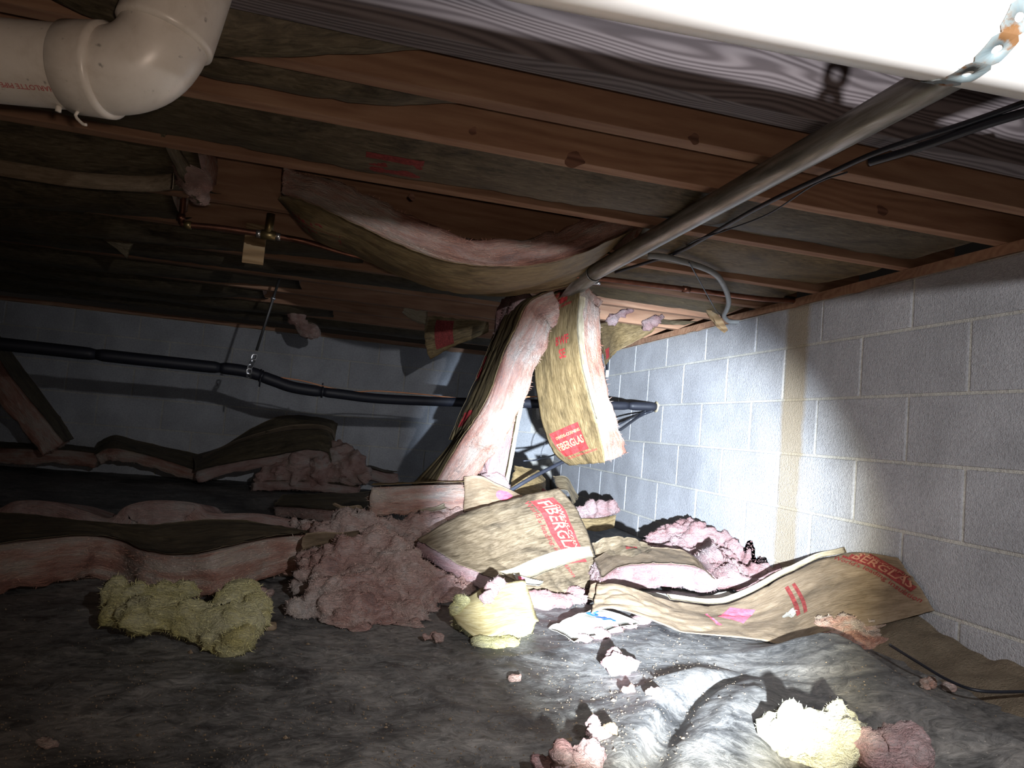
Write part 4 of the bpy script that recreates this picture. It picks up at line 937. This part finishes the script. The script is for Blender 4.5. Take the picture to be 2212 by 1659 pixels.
# far left against the back wall
g = [[atY(-120, 958, -.36), atY(-120, 948, -.08)], [atY(-20, 965, -.36), atY(-20, 953, -.08)], [atY(60, 968, -.36), atY(60, 958, -.08)], [atY(140, 970, -.36), atY(140, 960, -.08)], [atY(212, 978, -.36), atY(205, 966, -.08)]]
faced(g, 0.095, 'dim pink batt lying along the back wall at far left', KRAFT_D, PINK, 64)
g = [[atY(-90, 650, -.75), atY(-60, 640, -.45)], [atY(-20, 745, -.72), atY(10, 738, -.42)], [atY(30, 820, -.70), atY(62, 812, -.40)], [atY(90, 895, -.66), atY(118, 885, -.36)], [atY(140, 955, -.62), atY(160, 948, -.32)]]
sf = surf_px(g, wr=.004, seed=65); r = thing('fiberglass_batt', g[-1][0], 'dim batt slanting down from the ceiling at the far left edge', 'insulation')
sg = 1 if sf.normal(np.array(.5), np.array(.5))[0] > 0 else -1; sheet('facing', sf, KRAFT_D, r, side=sg); wool('wool', sf, .13, -sg, PINK, r, amp=.01)
g = [[atY(203, 982, -.40), atY(212, 955, -.10)], [atY(240, 968, -.40), atY(250, 940, -.10)], [atY(300, 978, -.40), atY(310, 955, -.10)], [atY(370, 998, -.40), atY(385, 972, -.10)], [atY(440, 1022, -.42), atY(462, 990, -.12)]]
faced(g, 0.075, 'dark faced batt hump right of the slanting batt, by the back wall', KRAFT_D, PINK, 66)
# folded batt with arched band
g = [[atY(420, 1018, -.62), atY(420, 1000, -.40), atY(415, 985, -.16)], [atY(500, 1000, -.62), atY(495, 965, -.40), atY(478, 965, -.16)], [atY(590, 985, -.62), atY(575, 945, -.40), atY(545, 925, -.16)], [atY(660, 972, -.62), atY(645, 935, -.40), atY(612, 898, -.16)], [atY(705, 978, -.62), atY(706, 935, -.40), atY(695, 903, -.16)], [atY(716, 1000, -.62), atY(722, 955, -.40), atY(730, 915, -.16)]]
sf, f, r, sg = faced(g, 0.075, 'dark faced batt folded into a hump with a pale arched band, by the back wall', KRAFT_D, LILAC, 67, wkw=dict(step=.02))
band = [[sf.pos(np.array(s_), np.array(0.50+.06*math.sin(s_*3)), .003*sg), sf.pos(np.array(s_), np.array(.66+.05*math.sin(s_*3)), .003*sg)] for s_ in np.linspace(.05, .98, 10)]
b_ = surf_px(band, wr=.001, seed=68); put_sh = sheet('pale_band', b_, KRAFT_F, f, th=.001)
r = thing('wool_heap', atY(650, 1020, -.56), 'dull pink crumpled wool spilling below the folded hump', 'insulation')
blob('wool', [(atY(x, y, Y), s_) for x, y, Y, s_ in ((585, 1022, -.55, .062), (607, 1028, -.55, .062), (629, 1034, -.55, .062), (651, 1022, -.55, .062), (673, 1028, -.55, .062), (695, 1034, -.55, .062), (717, 1022, -.55, .062), (739, 1028, -.55, .062), (761, 1034, -.55, .062), (783, 1022, -.55, .062), (650, 1000, -.55, .06), (690, 1010, -.55, .06), (720, 1000, -.52, .06), (560, 1032, -.60, .045), (600, 1015, -.60, .055), (640, 1002, -.60, .06), (690, 1000, -.60, .05), (690, 1025, -.62, .05), (725, 985, -.56, .055), (745, 975, -.5, .05), (765, 1000, -.56, .06), (740, 1020, -.60, .05), (785, 1030, -.60, .05), (730, 962, -.45, .04), (640, 1035, -.62, .035))], LILAC, r, vox=.016, amp=.02, fuzz=5000, seed=3)
g = [[atY(545, 1040, -.62), atY(545, 1034, -.4)], [atY(620, 1038, -.62), atY(620, 1032, -.4)], [atY(700, 1042, -.62), atY(700, 1034, -.4)], [atY(775, 1052, -.62), atY(780, 1040, -.4)]]
faced(g, 0.06, 'flat pink strip lying under the folded hump', KRAFT_D, LILAC, 69)
g = [[atY(770, 1020, -.5), atY(775, 1010, -.2)], [atY(800, 1012, -.5), atY(800, 1005, -.2)], [atY(835, 1020, -.5), atY(830, 1014, -.2)], [atY(862, 1020, -.5), atY(850, 1018, -.2)]]
faced(g, 0.08, 'dark scrap of faced batt against the back wall, left of the hanging batts', KRAFT_D, LILAC, 70)
g = [[atZ(590, 1092, .06), atZ(610, 1068, .08)], [atZ(680, 1098, .09), atZ(690, 1066, .1)], [atZ(760, 1105, .10), atZ(750, 1064, .11)], [atZ(810, 1110, .10), atZ(800, 1062, .11)]]
faced(g, 0.05, 'dark olive faced strip on the floor left of the pink block', KRAFT_D, LILAC, 71)
# pink block left of centre
g = [[atY(800, 1048, -2.72), atY(815, 1044, -2.5)], [atY(860, 1046, -2.72), atY(865, 1043, -2.5)], [atY(930, 1043, -2.72), atY(935, 1040, -2.5)], [atY(1003, 1041, -2.72), atY(1003, 1038, -2.5)]]
faced(g, 0.100, 'pink block of batt with its side to the camera, left of the small tan facing', KRAFT, PINK, 72, wkw=dict(step=.011))
# fluff under it
r = thing('wool_heap', atY(820, 1140, -2.85), 'ragged pink wool in front of and below the pink block', 'insulation')
blob('wool', [(atY(x, y+14, Y), s_*.88) for x, y, Y, s_ in ((700, 1135, -2.85, .05), (740, 1120, -2.85, .055), (790, 1128, -2.83, .06), (840, 1125, -2.82, .055), (890, 1130, -2.8, .055), (930, 1118, -2.78, .05), (960, 1112, -2.75, .045), (985, 1105, -2.72, .05), (760, 1150, -2.88, .05), (820, 1160, -2.9, .055), (880, 1160, -2.88, .05), (920, 1150, -2.85, .045), (640, 1120, -2.7, .03), (660, 1125, -2.75, .035), (820, 1190, -2.9, .08), (930, 1170, -2.85, .07))], LILAC, r, amp=.02, seed=4)
torn([[(650, 1195, -3.05), (652, 1165, -3.0), (660, 1155, -2.95)], [(690, 1180, -3.05), (690, 1162, -3.0), (700, 1148, -2.95)], [(740, 1172, -3.05), (735, 1160, -3.0), (740, 1150, -2.95)], [(790, 1160, -3.02), (780, 1152, -2.98), (775, 1146, -2.95)]], 'tan scrap of facing behind the big pink heap, at its left', KRAFT_F, 73)
torn([[(716, 1090, -2.72), (722, 1086, -2.7)], [(745, 1102, -2.72), (745, 1094, -2.7)], [(775, 1100, -2.72), (772, 1090, -2.7)], [(785, 1098, -2.72), (780, 1092, -2.7)]], 'small curled tan scrap at the left foot of the pink block', KRAFT_F, 74)
torn([[(905, 1106, -2.78), (905, 1100, -2.75)], [(940, 1103, -2.78), (940, 1094, -2.75)], [(965, 1098, -2.78), (960, 1085, -2.75)]], 'small yellowish scrap of paper under the pink block', CREAM, 75)
# big heap
r = thing('wool_heap', atY(810, 1390, -3.4), 'big fluffy dusty pink heap left of the large tan facing', 'insulation')
blob('wool', [(atY(x, y, Y), s_) for x, y, Y, s_ in ((735, 1235, -3.15, .085), (800, 1225, -3.12, .10), (845, 1255, -3.18, .10), (775, 1290, -3.25, .095), (715, 1300, -3.3, .075), (890, 1290, -3.2, .085), (935, 1275, -3.15, .065), (970, 1280, -3.12, .05), (740, 1340, -3.38, .06), (800, 1335, -3.36, .065), (870, 1335, -3.32, .055), (925, 1320, -3.26, .045), (672, 1215, -3.12, .045), (668, 1255, -3.18, .045), (690, 1270, -3.22, .05), (665, 1330, -3.36, .03), (640, 1322, -3.36, .02), (770, 1375, -3.45, .025), (885, 1365, -3.4, .028), (920, 1355, -3.36, .02), (1000, 1270, -3.08, .03), (830, 1190, -3.0, .05), (870, 1200, -3.0, .055))], LILAC, r, vox=.0085, amp=.021, fuzz=20000, flen=.009, flat=.012, seed=5)
# large tan facing
rowsd = [[(900, 1163, -3.02), (985, 1115, -2.92), (1070, 1086, -2.84), (1140, 1068, -2.80), (1207, 1054, -2.78)],
         [(930, 1182, -3.05), (1020, 1152, -2.96), (1100, 1124, -2.90), (1180, 1104, -2.86), (1248, 1100, -2.82)],
         [(985, 1213, -3.08), (1060, 1196, -3.02), (1130, 1172, -2.97), (1205, 1155, -2.93), (1272, 1155, -2.89)],
         [(1050, 1243, -3.12), (1110, 1234, -3.08), (1170, 1218, -3.04), (1232, 1205, -3.0), (1288, 1202, -2.96)],
         [(1110, 1264, -3.16), (1165, 1266, -3.14), (1215, 1264, -3.11), (1262, 1256, -3.07), (1302, 1240, -3.03)],
         [(1128, 1282, -3.15), (1180, 1288, -3.15), (1228, 1286, -3.12), (1270, 1274, -3.08), (1306, 1252, -3.04)]]
g = grid_px(rowsd); sf = Surf(g, wr=.005, wf=(10, 5), seed=76, rag=.006)
# fibres of this sheet run across: swap roles so grain follows the columns
g2 = [[g[i][j] for i in range(6)] for j in range(5)]; sf = Surf(g2, wr=.005, wf=(4, 16), seed=76, rag=.006)
r = thing('fiberglass_batt', g[4][2], 'large tan faced batt in the middle of the pile, red label down its right side', 'insulation')
sg = 1 if sf.normal(np.array(.5), np.array(.5))[1] < 0 else -1
f = sheet('facing', sf, KRAFT_B, r, side=sg, step=.008); wool('wool', sf, .055, -sg, BRIGHT, r, step=.013, inset=.004, amp=.007)
an = -90 if True else 90
# text runs down the right side: along +t (rows)
mir = 1
logo(sf, 0.80, 0.36, -90, f, sg, RED, 0.23, 0.088, -1, letters=flat_mat('pale_letters', (0.26, 0.20, 0.13), .7), tag_ink=REDD)
band = [[sf.pos(np.array(s_), np.array(.50+.10*(1-s_)), .0016*sg), sf.pos(np.array(s_), np.array(.60+.14*(1-s_)), .0016*sg)] for s_ in np.linspace(.12, .97, 9)]
sheet('pale_band', surf_px(band, wr=.0008, seed=77), CREAM, f, th=.0008)
torn([[(1108, 1240, -3.13), (1115, 1255, -3.17)], [(1145, 1250, -3.14), (1135, 1262, -3.17)], [(1175, 1257, -3.14), (1165, 1266, -3.17)]], 'white paper tag with a pink mark, stuck on the large tan facing', WHITEP, 78, PINKI, (.25, .5, .02, .025), 0.004, 0.001)
r = thing('wool_strip', atZ(1205, 1300, .02), 'white pink wool edge showing under the large tan facing', 'insulation')
blob('wool', [(atZ(x, y, .028), (.045, .03, .022)) for x, y in ((1150, 1296), (1180, 1298), (1210, 1298), (1235, 1294), (1252, 1286))], BRIGHT, r, amp=.01, seed=6)
torn([[(1278, 1172, -2.86), (1292, 1205, -2.92), (1304, 1245, -3.0)], [(1310, 1160, -2.84), (1318, 1195, -2.9), (1328, 1232, -2.98)], [(1355, 1160, -2.80), (1358, 1185, -2.86), (1366, 1214, -2.93)], [(1395, 1172, -2.76), (1392, 1186, -2.8), (1394, 1200, -2.85)], [(1412, 1180, -2.74), (1410, 1184, -2.76), (1408, 1189, -2.78)]],
     'crumpled grayish facing sticking out right of the large tan facing', KRAFT_B, 79, REDD, (.55, .45, .06, .02), .012, .012)
# small tan facing with pink label
sf, f, r = torn([[(1002, 1030, -2.70), (1003, 1070, -2.74), (1001, 1106, -2.78)], [(1036, 1028, -2.70), (1038, 1062, -2.74), (1038, 1098, -2.78)], [(1070, 1044, -2.70), (1072, 1066, -2.74), (1076, 1088, -2.78)], [(1100, 1058, -2.70), (1104, 1068, -2.72), (1112, 1080, -2.76)], [(1130, 1072, -2.70), (1132, 1073, -2.72), (1134, 1075, -2.74)]],
     'small tan facing with a pink rounded label, behind the large tan facing', KRAFT_F, 80, None, rag=.003, wr=.002)
an_ = np.linspace(0, 2*math.pi, 25)[:-1]; ov = np.vstack([[0, 0], np.stack([.032*np.cos(an_), .030*np.sin(an_)], -1)]); of = [[0, 1+i, 1+(i+1) % 24] for i in range(24)]
for s_ in (1, -1): print_on('pink_label', sf, (ov, of), .62, .62, 20, PINKI, f, .0014*s_-(.0016 if s_ < 0 else 0))
r = thing('wool_tuft', atY(1075, 1040, -2.62), 'pale pink wool behind the small tan facing', 'insulation'); blob('wool', [(atY(x, y, -2.62), s_) for x, y, s_ in ((1050, 1042, .03), (1075, 1040, .03), (1088, 1055, .028), (1060, 1060, .03))], BRIGHT, r, seed=9, vox=.009, amp=.01)
# olive facing behind
torn([[(1112, 1004, -2.35), (1104, 1040, -2.4), (1096, 1075, -2.45)], [(1150, 1012, -2.3), (1140, 1045, -2.36), (1130, 1078, -2.42)], [(1166, 1018, -2.25), (1165, 1048, -2.32), (1160, 1078, -2.4)], [(1178, 1036, -2.2), (1182, 1058, -2.28), (1200, 1075, -2.36)]], 'olive faced batt piece under the thick black cable', KRAFT, 81, REDD, (.85, .75, .05, .05))
torn([[(1192, 1028, -2.60), (1204, 1056, -2.72)], [(1222, 1030, -2.60), (1226, 1060, -2.72)], [(1236, 1050, -2.62), (1232, 1076, -2.74)], [(1252, 1074, -2.66), (1238, 1092, -2.78)]], 'brown folded strip leaning behind the large tan facing, near the wall', KRAFT_D, 82)
# pink piece with kraft front by the wall
g = [[atY(1246, 1120, -1.95), atY(1250, 1140, -1.97)], [atY(1290, 1120, -1.95), atY(1290, 1148, -1.97)], [atY(1331, 1112, -1.93), atY(1326, 1140, -1.95)]]
sf = surf_px(g, wr=.002, seed=83); r = thing('fiberglass_batt', g[1][1], 'short pink batt end with brown front, standing by the right wall behind the pile', 'insulation'); sheet('facing', sf, KRAFT, r)
blob('wool', [(atY(x, y, Y), s_) for x, y, Y, s_ in ((1250, 1105, -1.9, .035), (1275, 1100, -1.9, .042), (1300, 1100, -1.88, .042), (1320, 1098, -1.86, .038), (1290, 1118, -1.86, .04), (1255, 1120, -1.86, .035))], BRIGHT, r, seed=11, vox=.009, amp=.014)
# pile against the right wall
r = thing('wool_heap', atX(1560, 1260, -.2), 'pale pink fluffy heap against the right wall', 'insulation')
blob('wool', [(atY(x, y, Y), s_) for x, y, Y, s_ in ((1415, 1172, -2.42, .05), (1450, 1160, -2.42, .062), (1495, 1148, -2.42, .06), (1515, 1165, -2.5, .075), (1470, 1190, -2.52, .06), (1555, 1180, -2.52, .06), (1590, 1195, -2.6, .06), (1560, 1215, -2.7, .06), (1630, 1212, -2.7, .05), (1665, 1226, -2.8, .045), (1590, 1240, -2.85, .055), (1640, 1240, -2.85, .045), (1530, 1205, -2.65, .055), (1620, 1262, -2.92, .04), (1690, 1238, -2.9, .03), (1480, 1215, -2.6, .06), (1430, 1200, -2.55, .05))], BRIGHT, r, vox=.010, amp=.02, seed=12)
blob('pink_clump', [(atY(1560, 1252, -2.93), (.05, .04, .035)), (atY(1595, 1255, -2.94), (.045, .04, .035))], BRIGHT, r, vox=.009, amp=.008, seed=13)
# pale batt strip
fr = [(1300, 1248), (1340, 1224), (1400, 1217), (1460, 1218), (1510, 1226), (1545, 1252)]
g = []
for a in fr:
    p = atZ(*a, .105); q = p+np.array([.05, .20, .02]); g.append([p, q])
faced(g, .085, 'bright pale pink batt strip lying before the fluffy heap', KRAFT_F, BRIGHT, 84, wkw=dict(step=.011, amp=.010))
# long facing at right
top = [(1290, 1258, -3.25), (1345, 1262, -3.28), (1400, 1280, -3.28), (1470, 1299, -3.26), (1545, 1306, -3.24), (1620, 1284, -3.22), (1700, 1240, -3.18), (1775, 1206, -3.16), (1852, 1193, -3.18), (1938, 1204, -3.30)]
mid = [(1285, 1288, -3.32), (1338, 1288, -3.34), (1402, 1308, -3.36), (1474, 1330, -3.36), (1550, 1338, -3.36), (1628, 1332, -3.34), (1708, 1306, -3.32), (1800, 1270, -3.32), (1890, 1250, -3.36), (1978, 1258, -3.42)]
bot = [(1276, 1322, -3.40), (1322, 1312, -3.40), (1402, 1338, -3.42), (1480, 1364, -3.46), (1560, 1373, -3.48), (1640, 1380, -3.50), (1704, 1392, -3.53), (1772, 1366, -3.50), (1900, 1348, -3.50), (2020, 1318, -3.50)]
g = []
for t_, m_, b_ in zip(top, mid, bot):
    a, b, c = atY(*t_), atY(*m_), atY(*b_)
    for q in (a, b, c): q[0] = min(q[0], 1)
    g.append([a, b, c])
g = [[np.array(CAM+(q-CAM)*min(1.0, (-.012-CAM[0])/(q[0]-CAM[0]))) for q in row] for row in g]
sf = Surf(g, wr=.005, wf=(3, 12), seed=85, rag=.006); r = thing('insulation_facing', g[4][2], 'long loose tan facing with red label, twisting up to the right wall', 'insulation facing')
sg = 1 if sf.normal(np.array(.5), np.array(.5))[1] < 0 else -1
f = sheet('facing', sf, KRAFT_F, r, side=sg, step=.009)
logo(sf, .925, .24, 228, f, sg, REDD, .24, .080, -1, letters=flat_mat('dull_letters', (0.30, 0.14, 0.09), .7), tag_ink=REDD)
print_on('pink_label', sf, rect2d(.10, .085), .505, .40, 35, PINKI, f, .0014*sg); print_on('pink_label', sf, rect2d(.12, .012), .43, .5, 70, PINKI, f, .0014*sg)
print_on('faded_red_print', sf, rect2d(.012, .13), .675, .45, -15, REDD, f, .0014*sg); print_on('faded_red_print', sf, rect2d(.010, .13), .695, .45, -15, REDD, f, .0014*sg)
ed = [[sf.pos(np.array(s_), np.array(.0), .004*sg), sf.pos(np.array(s_), np.array(.0), .0)+np.array([-.004, .014, .016])] for s_ in np.linspace(.30, .86, 14)]
sheet('pale_edge', surf_px(ed, wr=.001, seed=86), CREAM, f, th=.0012)
pt_ = (np.stack([.022*np.cos(an_)*(1+.3*np.sin(3*an_)), .013*np.sin(an_)*(1+.3*np.cos(5*an_))], -1)); pt_ = np.vstack([[0, 0], pt_]); print_on('torn_white_spot', sf, (pt_, of), .665, .62, 0, WHITEP, f, .0016*sg)
r = thing('wool_heap', atX(1850, 1420, -.2), 'salmon wool lump under the raised end of the long tan facing', 'insulation')
blob('wool', [(atY(x, y, Y), s_) for x, y, Y, s_ in ((1780, 1375, -3.46, .05), (1830, 1378, -3.46, .06), (1880, 1375, -3.46, .06), (1915, 1372, -3.45, .05), (1850, 1405, -3.52, .05), (1895, 1410, -3.54, .045), (1915, 1425, -3.56, .03), (1925, 1350, -3.42, .04))], PINK, r, amp=.016, seed=14)
# facing scrap under the long facing (left foot)
torn([[(1276, 1262, -3.22), (1268, 1290, -3.3)], [(1296, 1258, -3.2), (1290, 1300, -3.3)], [(1316, 1262, -3.2), (1312, 1312, -3.32)]], 'folded tan paper end at the left tip of the long facing', KRAFT_F, 87, RED, (.4, .4, .012, .03), .004)
torn([[(1350, 1275, -3.12), (1370, 1285, -3.16)], [(1420, 1282, -3.1), (1430, 1296, -3.15)], [(1500, 1290, -3.08), (1510, 1304, -3.14)], [(1575, 1275, -3.06), (1600, 1290, -3.12)]], 'gray plastic like facing between the pale strip and the long facing', WHITEP, 88)
# buff paper chunk
rowsd = [[(984, 1300, -3.38), (1050, 1264, -3.36), (1095, 1256, -3.34), (1134, 1250, -3.32)], [(975, 1322, -3.44), (1034, 1312, -3.46), (1096, 1302, -3.44), (1150, 1300, -3.40)], [(988, 1348, -3.48), (1036, 1378, -3.55), (1104, 1358, -3.54), (1166, 1340, -3.46)]]
g = grid_px(rowsd); g = [[g[i][j] for i in range(3)] for j in range(4)]; sf = Surf(g, wr=.003, wf=(12, 12), seed=89, rag=.004)
r = thing('insulation_scrap', g[1][2], 'scrap of yellow insulation wrapped in buff paper, front center on the plastic', 'insulation')
sg = 1 if sf.normal(np.array(.5), np.array(.5))[1] < 0 else -1
sheet('facing', sf, BUFF, r, side=sg); wool('wool', sf, .07, -sg, YELLOW, r, step=.010, amp=.007, inset=.002)
blob('yellow_edge', [(atZ(x, y, .012), (.03, .022, .013)) for x, y in ((1045, 1388), (1072, 1390), (1098, 1388))], YELLOW, r, vox=.008, amp=.007, seed=15)
blob('yellow_edge', [(atY(995, 1300, -3.42), .022), (atY(985, 1318, -3.44), .02)], YELLOW, r, vox=.008, amp=.007, seed=15)
blob('pink_tuft', [(atY(1052, 1290, -3.46), .02), (atY(1062, 1275, -3.42), .018), (atY(1075, 1262, -3.40), .018)], BRIGHT, r, vox=.007, amp=.008, seed=16)
# white paper with blue letters
pz = .030
g = [[atZ(1184, 1357, .018), atZ(1240, 1386, .014)], [atZ(1218, 1338, pz+.005), atZ(1290, 1372, .018)], [atZ(1258, 1322, pz+.012), atZ(1335, 1356, .02)], [atZ(1290, 1314, pz+.012), atZ(1385, 1346, .02)]]
g = [[a, (a+b)/2+np.array([0, 0, .004]), b] for a, b in g]
sf = Surf(g, wr=.005, wf=(14, 10), seed=90, rag=.006); r = thing('insulation_scrap', g[1][1], 'white faced scrap with blue lettering lying on the plastic', 'insulation')
f = sheet('facing', sf, WHITEP, r, side=1); sg = 1 if sf.normal(np.array(.5), np.array(.5))[2] > 0 else -1
print_on('blue_lettering', sf, text2d('ber', 0.058, .0014), .72, .45, -84, BLUE, f, .0025*sg, -1, (.92, 1.2))
blob('wool', [(atZ(x, y, .014), (.035, .022, .012)) for x, y in ((1255, 1380), (1290, 1370), (1325, 1358), (1355, 1350), (1380, 1340))], BRIGHT, r, vox=.008, amp=.007, seed=17)
# yellow chunk at left
r = thing('insulation_scrap', atZ(410, 1360, .0), 'large ragged yellow chunk lying on the plastic before the long batt', 'insulation')
blob('wool', [(atZ(x, y, z), s_) for x, y, z, s_ in ((262, 1288, .07, .034), (300, 1292, .07, .036), (345, 1280, .075, .034), (390, 1284, .075, .036), (250, 1322, .05, .028), (300, 1325, .06, .04), (350, 1330, .06, .042), (400, 1335, .06, .044), (450, 1345, .055, .044), (490, 1310, .065, .036), (520, 1298, .07, .034), (560, 1322, .06, .036), (520, 1345, .06, .044), (555, 1345, .05, .034), (470, 1375, .04, .035), (510, 1385, .04, .036), (505, 1402, .025, .020), (430, 1372, .035, .028), (380, 1365, .035, .028), (330, 1352, .04, .028))], YELLOW, r, vox=.0085, amp=.016, fuzz=14000, flen=.010, flat=.012, seed=18)
# loose small chunks
def chunk(px, py, r_, mat, label, seed, n=4, z=None, grp=None, spread=1.0):
    p = onfloor(px, py); rr = random.Random(seed); bl = []
    for k in range(n): bl.append((p+np.array([rr.uniform(-1, 1)*r_*spread, rr.uniform(-.6, .6)*r_, r_*rr.uniform(.45, .85)]), r_*rr.uniform(.45, .75)))
    t = thing('wool_chunk', p, label, 'insulation', grp); blob('wool', bl, mat, t, vox=max(.004, r_*.13), amp=r_*.38, sc=.05/r_, fuzz=16000, flen=r_*.08, flat=p[2]+.002, seed=seed); return t
chunk(1340, 1452, .030, BRIGHT, 'pale torn chunk alone on the plastic, below the white scrap', 21, 7)
chunk(1282, 1598, .019, BRIGHT, 'small upright pale chunk on the plastic, near the bottom edge', 22, 4, spread=.5)
chunk(1252, 1664, .028, BRIGHT, 'pale chunk at the bottom edge, just below the small upright one', 23, 6)
chunk(1180, 1672, .020, BRIGHT, 'pale chunk cut by the bottom edge, left one of the pair', 24, 4)
chunk(1762, 1640, .060, wool_mat('cream_glass_wool', [(0.3, (.50, .44, .22)), (.45, (.74, .70, .48)), (.6, (.80, .77, .62))], (12, 14, 14)), 'cream yellow chunk on the plastic hump at bottom right', 25, 8)
chunk(1890, 1668, .042, BRIGHT, 'pink chunk right beside the cream yellow chunk', 26, 6)
chunk(932, 1392, .018, LILAC, 'tiny pink crumb right of the big heap, left of the buff paper scrap', 27, 4)
chunk(582, 1292, .022, LILAC, 'small mauve tuft touching the right end of the yellow chunk', 28, 3)
chunk(1408, 1502, .014, LILAC, 'little beige crumb beside the long plastic fold', 29, 4, spread=.5)
chunk(1352, 1496, .010, LILAC, 'little beige crumb below the pale torn chunk', 30, 4)
chunk(600, 1360, .014, KRAFT_F, 'flat tan flake right of the yellow chunk', 31, 3, spread=1.4)
chunk(2003, 1486, .016, PINK, 'small pink crumb in the hollow by the right wall, left one of two', 32, 3)
chunk(2045, 1494, .014, LILAC, 'small pale crumb in the hollow by the right wall, right one of two', 33, 4, spread=1.5)
chunk(1110, 1474, .012, LILAC, 'straw colored flake in the middle of the plastic', 34, 4)
chunk(1320, 1592, .014, KRAFT_F, 'brown shred beside the small upright chunk', 35, 4)
chunk(100, 1618, .011, LILAC, 'dim brownish crumb at the bottom left', 36, 5, spread=1.3)

# soil bank against the right wall, with the loose edge of the plastic in front
xs = np.linspace(-.33, .0, 22); ys = np.linspace(-4.6, -3.25, 80); X, Y = np.meshgrid(xs, ys, indexing='ij')
q = np.stack([X, Y, X*0], -1).reshape(-1, 3); Zm = (np.clip((X+.20)/.20, -.5, 1)*(.085+.03*np.sin(Y*9+1))).reshape(-1)+.012*fbm(q*14, 4)
env = np.clip((Y+4.6)/.3, 0, 1)*np.clip((-3.25-Y)/.3, 0, 1); Zm = (Zm.reshape(X.shape)*env-.01*(1-env))
o = bpy.data.objects.new('soil_bank', mesh('soil_bank', np.stack([X, Y, Zm], -1).reshape(-1, 3), grid_faces(22, 80), SOIL)); COL.objects.link(o); tag(o, 'bank of dry brown soil heaped against the foot of the right wall', 'soil')
cable('plastic_edge_cord', [atZ(1922, 1393, .07), atZ(1985, 1432, .06), atZ(2050, 1470, .05), atZ(2115, 1492, .05), atZ(2212, 1494, .055), atZ(2330, 1490, .06)], .0035, BLACK, 'dark rolled plastic edge along the soil bank', 'plastic edge')

# crumbs: nobody could count them
V = []; F = []
rr = np.random.default_rng(5)
for k in range(2600):
    if k < 2000: px_, py_ = rr.uniform(0, 1500), 1290+rr.random()**.7*380
    elif k < 2350: px_, py_ = rr.normal(1400, 150), rr.normal(1480, 90)
    else: px_, py_ = rr.normal(1950, 90), rr.normal(1500, 60)
    if py_ < 1285: continue
    p = atZ(px_, py_, .01)
    if p[0] > -.03 or p[1] > -2.9: continue
    p[2] = hz(p[0], p[1])+.001; s_ = abs(rr.normal(0, .0008))+.0006
    if rr.random() < .03: s_ *= 2.4
    b0 = len(V)
    for c in ((1, 0, 0), (-1, .2, 0), (0, 1, 0.1), (0, -1, 0), (0, 0, 1), (0.1, 0, -.4)): V.append(p+np.array(c)*s_*rr.uniform(.5, 1.4, 3))
    for f in ((0, 2, 4), (2, 1, 4), (1, 3, 4), (3, 0, 4)): F.append([b0+i for i in f])
o = bpy.data.objects.new('debris_crumbs', mesh('debris_crumbs', V, F, KRAFT_F, False, fib=np.asarray(V))); COL.objects.link(o); tag(o, 'pale crumbs and grit scattered over the black plastic', 'debris', kind='stuff')
